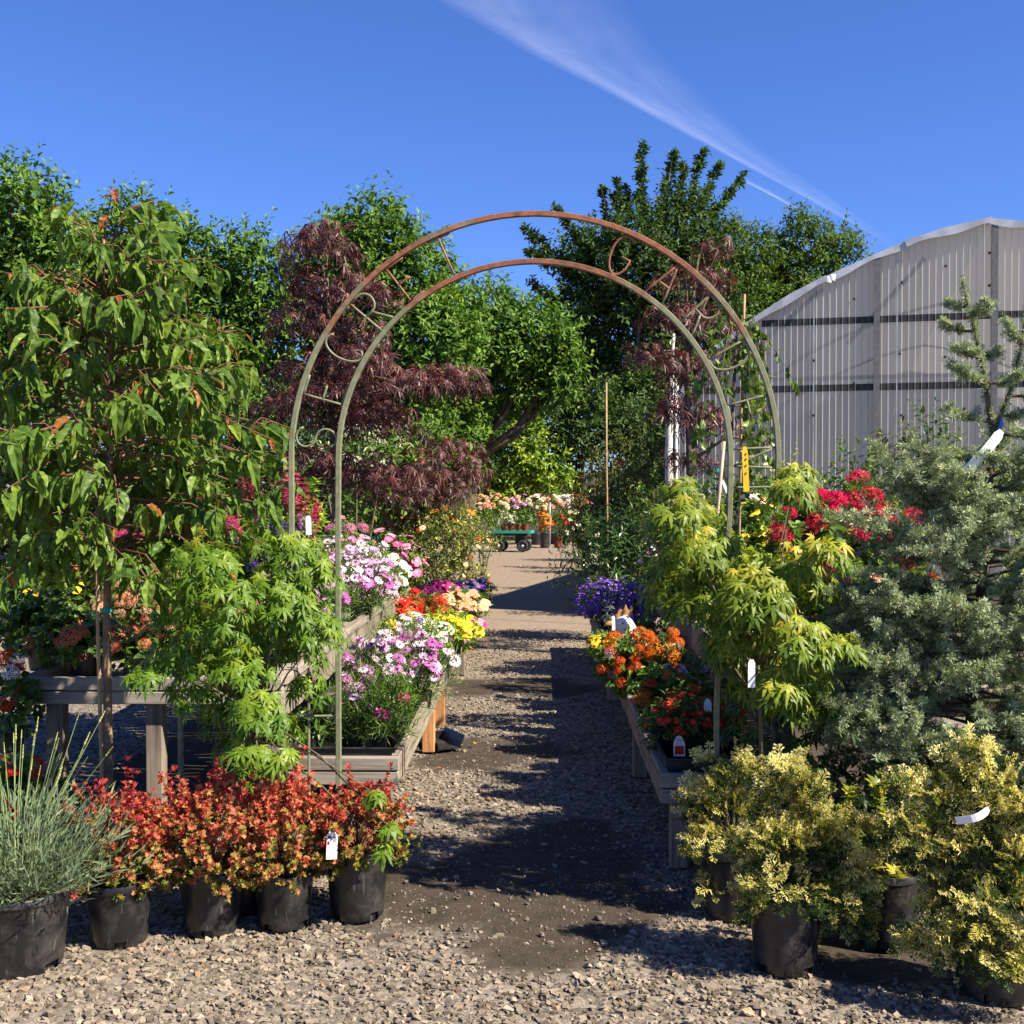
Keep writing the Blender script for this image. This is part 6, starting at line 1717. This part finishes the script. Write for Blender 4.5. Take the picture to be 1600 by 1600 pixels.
cypress('golden tipped cypress behind at the right bench leg', 1145, 4.45, [(1105, 1200, 16), (1120, 1225, 24), (1150, 1200, 26), (1175, 1225, 28), (1095, 1255, 28), (1135, 1260, 36), (1170, 1275, 36), (1085, 1275, 18), (1105, 1310, 32), (1150, 1320, 38), (1120, 1350, 30), (1160, 1365, 30), (1150, 1395, 20), (1115, 1385, 22), (1175, 1330, 30)], (.12, .26), 13, 330)
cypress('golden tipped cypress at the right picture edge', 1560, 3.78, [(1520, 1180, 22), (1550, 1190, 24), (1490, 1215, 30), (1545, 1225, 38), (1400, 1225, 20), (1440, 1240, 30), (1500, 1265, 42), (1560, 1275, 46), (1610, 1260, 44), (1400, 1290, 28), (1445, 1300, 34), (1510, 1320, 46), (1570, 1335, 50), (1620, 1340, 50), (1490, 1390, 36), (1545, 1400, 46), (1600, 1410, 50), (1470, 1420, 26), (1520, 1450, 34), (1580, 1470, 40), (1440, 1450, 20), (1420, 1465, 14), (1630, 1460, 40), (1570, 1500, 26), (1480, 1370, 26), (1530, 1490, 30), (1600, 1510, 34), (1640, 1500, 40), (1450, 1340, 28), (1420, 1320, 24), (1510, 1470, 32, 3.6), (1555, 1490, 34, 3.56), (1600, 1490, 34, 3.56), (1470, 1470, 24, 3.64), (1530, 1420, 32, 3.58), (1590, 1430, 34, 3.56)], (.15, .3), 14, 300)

def holly():
    Z = 4.2; px = 1385
    base = gpt(px, Z); k = Z / F
    root = thing('holly', 'yellow green holly leaved plant between two golden cypresses', 'shrub', tuple(base))
    add_pot(root, .12, .26)
    r = np.random.default_rng(4); P, D, Nn, S, Tn = [], [], [], [], []; mb = MB()
    for (sx, sy) in ((1335, 1240), (1320, 1270), (1345, 1285), (1375, 1225), (1410, 1225), (1400, 1265), (1430, 1250), (1370, 1300), (1400, 1310), (1430, 1320), (1390, 1350), (1420, 1355), (1350, 1330), (1450, 1290), (1385, 1270)):
        c = at(sx, sy, Z) - base; c[1] += r.uniform(-.12, .08)
        mb.tube([(0, 0, .22), c * .5 + np.array([0, 0, .14]), c], [.005, .004, .002], 5)
        for j in range(22):
            a = j * 2.4; t = j / 22
            d = np.array([math.cos(a), math.sin(a), .15 + .5 * (1 - t)]) + r.normal(0, .2, 3)
            P.append(c + np.array([0, 0, -t * .1])); D.append(d); Nn.append(np.array([0, -.2, 1]) + r.normal(0, .25, 3)); S.append(r.uniform(.03, .055)); Tn.append(np.clip(1 - t + r.normal(-.15, .2), .02, .98))
    mb.build('branches', M['twig'], root)
    emit(root, 'leaf', t_holly, Pts(P, D, Nn, S, Tn), L['holly'], 200)
t_holly = t_palm(ang=(-62, -34, 0, 34, 62), ln=(.5, .75, 1.05, .75, .5), w=.17, droop=.2)
holly()

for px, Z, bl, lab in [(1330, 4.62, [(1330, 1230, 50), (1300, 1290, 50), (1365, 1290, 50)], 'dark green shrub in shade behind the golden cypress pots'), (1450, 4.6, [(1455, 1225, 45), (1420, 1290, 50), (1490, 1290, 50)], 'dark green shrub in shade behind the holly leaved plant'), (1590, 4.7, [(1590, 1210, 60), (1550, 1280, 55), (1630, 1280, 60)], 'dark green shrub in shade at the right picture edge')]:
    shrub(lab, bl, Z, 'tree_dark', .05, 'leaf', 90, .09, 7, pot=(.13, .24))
# ------------------------------------------------------------------ blue green spruce
def spruce():
    Z = 4.75
    base = gpt(1500, Z)
    root = thing('blue_spruce', 'blue green spruce with tall thin leaders at the right', 'tree', tuple(base))
    add_pot(root, .17, .28)
    k = Z / F; r = np.random.default_rng(17)
    mb = MB()
    tr = [at(1500, 1290, Z), at(1525, 1000, Z), at(1535, 800, Z), at(1545, 680, Z), at(1525, 560, Z), at(1495, 440, Z)]
    tr = [q - base for q in tr]; tr[0] = np.array([0, 0, .2])
    mb.tube(tr, [.028, .024, .02, .013, .007, .003], 8)
    tr2 = [tr[3], at(1575, 600, Z) - base, at(1590, 520, Z) - base, at(1598, 460, Z) - base]; mb.tube(tr2, [.009, .007, .005, .002], 7)
    mb.build('trunk', M['bark'], root, True)
    P, D, S, Tn = [], [], [], []
    tw = MB()
    def tufts(a, b, dens, s0, curve=np.zeros(3)):
        ln = np.linalg.norm(b - a); n = max(3, int(ln * dens))
        for j in range(n):
            t = (j + r.random()) / n
            q = a + (b - a) * t + curve * math.sin(PI * t)
            d = unit(b - a) * .35 + r.normal(0, .55, 3) + np.array([0, -.05, .45])
            P.append(q + d * .004); D.append(d); S.append(s0 * r.uniform(.7, 1.25)); Tn.append(np.clip(.45 + .25 * t + r.normal(0, .22), .02, .98))
    def bough(a, b, subs=6, s0=.0235, dens=62):
        cv = np.array([0, 0, -.02]); tw.tube([a, a * .5 + b * .5 + cv, b], [.0075, .005, .002], 5)
        tufts(a * .7 + b * .3, b, dens, s0, cv)
        ax = unit(b - a); sd = np.cross(ax, [0, 0, 1.0]); L_ = np.linalg.norm(b - a)
        for j in range(subs):
            t = .25 + .7 * (j + r.random() * .6) / subs
            q = a + (b - a) * t + cv * math.sin(PI * t)
            e = q + (ax * r.uniform(.5, .9) + sd * (1 if j % 2 else -1) * r.uniform(.5, .9) + np.array([0, 0, r.uniform(-.25, .45)])) * L_ * r.uniform(.22, .4) * (1.15 - .5 * t)
            tw.tube([q, e], [.003, .0012], 4); tufts(q, e, dens * 1.25, s0)
            for _ in range(2):
                u = r.uniform(.3, .8); q2 = q + (e - q) * u; e2 = q2 + (unit(e - q) + r.normal(0, .6, 3)) * L_ * .12; tufts(q2, e2, dens * 1.2, s0)
    # leaders
    for pts in (tr[3:], tr2):
        for a, b in zip(pts[:-1], pts[1:]): tufts(a, b, 170, .021)
    for (ax_, ay_, bx, by) in ((1540, 660, 1475, 635), (1530, 600, 1470, 575), (1525, 560, 1475, 545), (1515, 520, 1480, 500), (1525, 560, 1560, 545), (1535, 600, 1575, 590), (1580, 590, 1620, 560), (1590, 540, 1625, 520), (1590, 540, 1560, 505), (1555, 650, 1600, 640), (1570, 620, 1625, 610), (1505, 480, 1480, 470), (1560, 680, 1610, 670), (1500, 500, 1520, 480)):
        a, b = at(ax_, ay_, Z) - base, at(bx, by, Z) - base; b[1] += r.uniform(-.12, .12)
        bough(a, b, 6, .021, 100)
    # main boughs sweep out all round
    for i in range(84):
        t = (i + .5) / 84
        py = 1215 - 500 * t
        a = np.array([np.interp(-py, [-1290, -1000, -800, -680], [q[0] for q in tr[:4]]), np.interp(-py, [-1290, -1000, -800, -680], [q[1] for q in tr[:4]]), CAMH - (py - HOR) * k])
        an = i * 2.39996 + r.uniform(-.3, .3)
        reach = (.8 - .44 * t) * r.uniform(.7, 1.08)
        if t > .8: reach *= .85
        b = a + np.array([math.cos(an) * reach * .95, math.sin(an) * reach * .75, r.uniform(-.02, .22) + .05 * math.sin(an * 2)])
        bough(a, b, 9)
    for (ax_, ay_, bx, by, dy) in ((1525, 900, 1290, 800, -.2), (1528, 950, 1255, 900, -.1), (1522, 1020, 1250, 990, -.25), (1515, 1100, 1260, 1080, -.3), (1512, 1150, 1320, 1150, -.35), (1530, 850, 1370, 720, -.1), (1535, 820, 1420, 700, -.15), (1520, 1050, 1340, 1010, -.4), (1510, 1180, 1420, 1195, -.35), (1508, 1180, 1590, 1190, -.35), (1540, 780, 1440, 735, -.25), (1530, 900, 1400, 850, -.4), (1525, 980, 1440, 930, -.45), (1525, 980, 1600, 920, -.4), (1540, 800, 1600, 760, -.3), (1515, 1130, 1390, 1120, -.45), (1515, 1130, 1590, 1090, -.45), (1520, 1060, 1460, 1010, -.5), (1520, 1060, 1600, 1010, -.45), (1530, 880, 1600, 840, -.4), (1530, 860, 1480, 800, -.4), (1510, 1190, 1350, 1200, -.2), (1510, 1200, 1480, 1210, -.45), (1525, 960, 1360, 930, -.35), (1525, 1000, 1300, 950, -.1)):
        a, b = at(ax_, ay_, Z) - base, at(bx, by, Z) - base; a[1] = 0; b[1] += dy * .9
        bough(a, b, 10)
    tw.build('branches', M['bark'], root)
    emit(root, 'needle_tuft', TP['tuft'], Pts(P, D, r.normal(0, 1, (len(P), 3)), S, Tn), L['spruce'], 300, 'needles')
    # ribbon tied on the leader
    mb = MB(); q = at(1548, 690, Z - .03) - base
    mb.add([q, q + np.array([.012, 0, .0]), at(1558, 655, Z - .03) - base + np.array([.008, 0, 0]), at(1556, 655, Z - .03) - base], [(0, 1, 2, 3)])
    mb.box(at(1546, 718, Z - .04) - base, (.022, .003, .05), np.array([[.95, 0, .3], [0, 1, 0], [-.3, 0, .95]])); mb.build('ribbon', M['blue_tape'], root)
    return base
spruce()
def flat_tag(name, label, a, b, wpx, Z, mat='white', n=8, sag=0.0):
    """a thin plastic strip from pixel a to pixel b"""
    A, B = at(*a, Z), at(*b, Z); k = Z / F
    ax = unit(B - A); sd = np.array([ax[2], 0, -ax[0]]) * wpx * k / 2
    V = []
    for i in range(n + 1):
        t = i / n; c = A + (B - A) * t + np.array([0, -sag * math.sin(PI * t), 0]); wv = 1 if t > .12 else .55 + t * 3
        V += [c - sd * wv, c + sd * wv, c + sd * wv + np.array([0, .0015, 0]), c - sd * wv + np.array([0, .0015, 0])]
    Fc = []
    for i in range(n):
        for j in range(4): Fc.append((i * 4 + j, i * 4 + (j + 1) % 4, i * 4 + 4 + (j + 1) % 4, i * 4 + 4 + j))
    Fc += [(3, 2, 1, 0), tuple(n * 4 + j for j in range(4))]
    V = np.array(V) - A
    o = MB().add(V, Fc).build(name, M[mat]); o.location = tuple(A)
    return tag(o, label, 'plant tag')
flat_tag('plant_tag', 'long white tag hanging from the spruce leader', (1558, 674), (1504, 736), 15, 4.55, sag=.02)
flat_tag('plant_tag', 'curled white tag in the golden cypress at the right edge', (1543, 1262), (1492, 1281), 12, 3.5, sag=.03)
flat_tag('plant_tag', 'white tag hanging low in the yellow green maple', (1174, 1030), (1174, 1074), 11, 4.22)
flat_tag('plant_tag', 'yellow tag twisted in the yellow green maple shade', (1157, 1002), (1136, 1026), 6, 4.42, 'yellow_plastic', sag=.02)
yt = flat_tag('plant_tag', 'long yellow tag hanging on the right arch rungs', (1162, 698), (1165, 768), 9, 4.655, 'yellow_plastic')
for z in (-.03, -.05, -.075, -.105): patch(yt, 'print', .004, z, .006, .008, M['ink'], -.002)
flat_tag('plant_tag', 'white tube shaped label among the daisies by the arch leg', (480, 806), (481, 836), 9, 6.0)
flat_tag('plant_tag', 'small white tag beside the stake ribbon', (1127, 750), (1136, 770), 5, 6.9)

t = tag_mesh('plant_tag', .05, .088, None, tuple(at(1062, 1182, 5.15)), math.radians(3), math.radians(-8), arch_top=True)
tag(t, 'arched white tag with orange flower picture on the right bench', 'plant tag')
text(t, 'TBW', 0, .064, .014, M['ink'])
patch(t, 'picture', 0, .026, .04, .036, Pt['redorange'])
for z in (.058, .054, .050): patch(t, 'print', 0, z, .024 + .004 * (z < .055), .0014, M['grey_ink'])
t = tag_mesh('plant_tag', .035, .06, None, tuple(at(1106, 1112, 5.4)), 0, math.radians(-8), arch_top=True)
tag(t, 'small arched white tag among the dark red verbena', 'plant tag')

# trays on the bench ends
def tray(label, x, y, z, w, l, h=.055):
    root = thing('plant_tray', label, 'plant tray', (x, y, z))
    mb = MB(); t = .004
    for sx in (-1, 1): mb.box((sx * w / 2, 0, h / 2), (t, l, h))
    for sy in (-1, 1): mb.box((0, sy * l / 2, h / 2), (w - t - .002, t, h))
    mb.box((0, 0, .002), (w - .012, l - .012, .004)); mb.build('shell', M['pot'], root)
    mb = MB()
    for sx in (-1, 1): mb.box((sx * (w / 2 + .004), 0, h), (.016, l + .02, .005))
    for sy in (-1, 1): mb.box((0, sy * (l / 2 + .004), h + .0004), (w - .012, .016, .005))
    mb.build('rim', M['pot'], root)
tray('black plastic tray at the near end of the low left bench', -.87, 5.52, LB + .012, .46, .5)
tray('black plastic tray under the purple daisies', -.87, 6.2, LB + .012, .46, .6)
tray('black plastic tray at the near end of the low right bench', .75, 5.3, RB + .012, .4, .5, .07)
tray('black plastic tray under the lantanas', .75, 6.2, RB + .012, .4, .8, .05)

# ------------------------------------------------------------------ rooster ornament
def rooster():
    Z = 7.55
    base = np.array([(975 - VPX) * Z / F, Z, RB])
    root = thing('rooster_ornament', 'white painted rooster ornament with rusty comb on the right bench', 'garden ornament', tuple(base), math.radians(12)); root.scale = (1.5, 1.5, 1.5)
    m_w = mat_plain('chipped_white_enamel', (.72, .7, .66), .4, .4, 0, 14, .12); m_r = mat_plain('rusty_tan_metal', (.34, .19, .08), .65, .3, 0, 18, .35)
    # body: egg with tail, neck and head, one lathed and bent surface
    prof = []
    path = [(.10, .0, .02), (.085, 0, .06), (.06, 0, .11), (.035, 0, .17), (.01, 0, .225), (-.008, 0, .26), (-.02, 0, .285)]
    rad = [.055, .07, .07, .055, .045, .044, .028]
    mb = MB(); mb.tube(path, rad, 16); o = mb.build('body', m_w, root, True)
    s = o.modifiers.new('sub', 'SUBSURF'); s.levels = 1; s.render_levels = 2
    mb = MB(); o2 = [(-.06, .262), (-.05, .302), (-.034, .292), (-.022, .325), (-.006, .308), (.006, .338), (.018, .31), (.036, .326), (.036, .29), (.028, .268), (0, .27)]
    n = len(o2); V = [(x, -.007, z) for x, z in o2] + [(x, .007, z) for x, z in o2]
    mb.add(V, [tuple(range(n)), tuple(range(2 * n - 1, n - 1, -1))] + [(i, i + n, (i + 1) % n + n, (i + 1) % n) for i in range(n)]); bevel(mb.build('comb', m_r, root), .004, 2)
    mb = MB(); mb.tube([(-.045, 0, .262), (-.075, 0, .252), (-.09, 0, .243)], [.016, .01, .002], 8); mb.build('beak', m_r, root, True)
    mb = MB(); mb.tube([(-.045, 0, .245), (-.05, 0, .225), (-.046, 0, .2)], [.008, .014, .006], 8); mb.build('wattle', m_r, root, True)
    for y in (-.041, .041):
        mb = MB(); mb.lathe([(.001, -.004), (.006, -.002), (.007, 0), (.004, .003)], 8, (-.016, y, .262)); mb.build('eye', M['ink'], root)
    mb = MB()
    for q in range(4): mb.tube([(.12, 0, .05), (.165, .012 * (q - 1.5), .09 + .02 * q), (.175, .02 * (q - 1.5), .12 + .03 * q)], [.02, .014, .004], 7)
    mb.build('tail', m_w, root, True)
    MB().box((.08, 0, .008), (.12, .09, .014)).build('base', m_r, root)
rooster()
o = tag_mesh('plant_tag', .02, .09, None, tuple(at(959, 985, 7.4)), .2, -.1); tag(o, 'white price tag stuck beside the rooster beak', 'plant tag')
shrub('small white flowered grey plant left of the rooster', [(951, 958, 8, 16)], 7.9, 'grey', .03, 'leaf', 300, .04, 5, name='bedding_plant', cat_='flowering plant', baseh=RB, pot=(.05, .09), r0=.004)

# black plastic tray on the ground by the cedar leg
root = thing('broken_tray', 'bent black plastic tray lying on the ground by the cedar leg', 'plant tray', tuple(gpt(688, 7.35)), .5)
mb = MB(); mb.box((0, 0, .012), (.16, .3, .006)); mb.box((.08, 0, .05), (.006, .3, .08), np.array([[.9, 0, .4], [0, 1, 0], [-.4, 0, .9]])); mb.box((-.08, 0, .03), (.006, .3, .05)); mb.box((0, .15, .035), (.16, .006, .06)); mb.build('shell', M['pot'], root)

# fallen leaves on the path
fcol = [('yellow', 742, 1168, 'bright yellow leaf fallen on the sunny dirt'), ('orange', 690, 1207, 'orange leaf fallen on the gravel left of the shade'), ('yellow', 862, 1117, 'yellow green leaf lying in the path shade'), ('peach', 812, 886, 'pale yellow leaf far up the path'), ('yellow', 783, 873, 'small yellow leaf near the cart'), ('orange', 478, 1450, 'small orange leaf fallen before the front pots'), ('peach', 1160, 1588, 'tan leaf on the gravel at the bottom right')]
lm = t_leaf(.6, .12, .2, .45)
for i, (c, px, py, lab) in enumerate(fcol):
    Z = gz(py); o = link('fallen_leaf', lm.mesh('fallen_leaf', [Pt[c]]), None, color=(.5, 0, 0, 1))
    o.location = (gpt(px, Z)[0], Z, .016); o.rotation_euler = (.1, .15, i * 1.7); s = .05 if Z < 10 else .14; o.scale = (s, s, s)
    tag(o, lab, 'leaf', 'fallen leaves on the path')
print('objects', len(bpy.data.objects), 'tris', sum(len(m.loops) - 2 * len(m.polygons) for m in bpy.data.meshes))
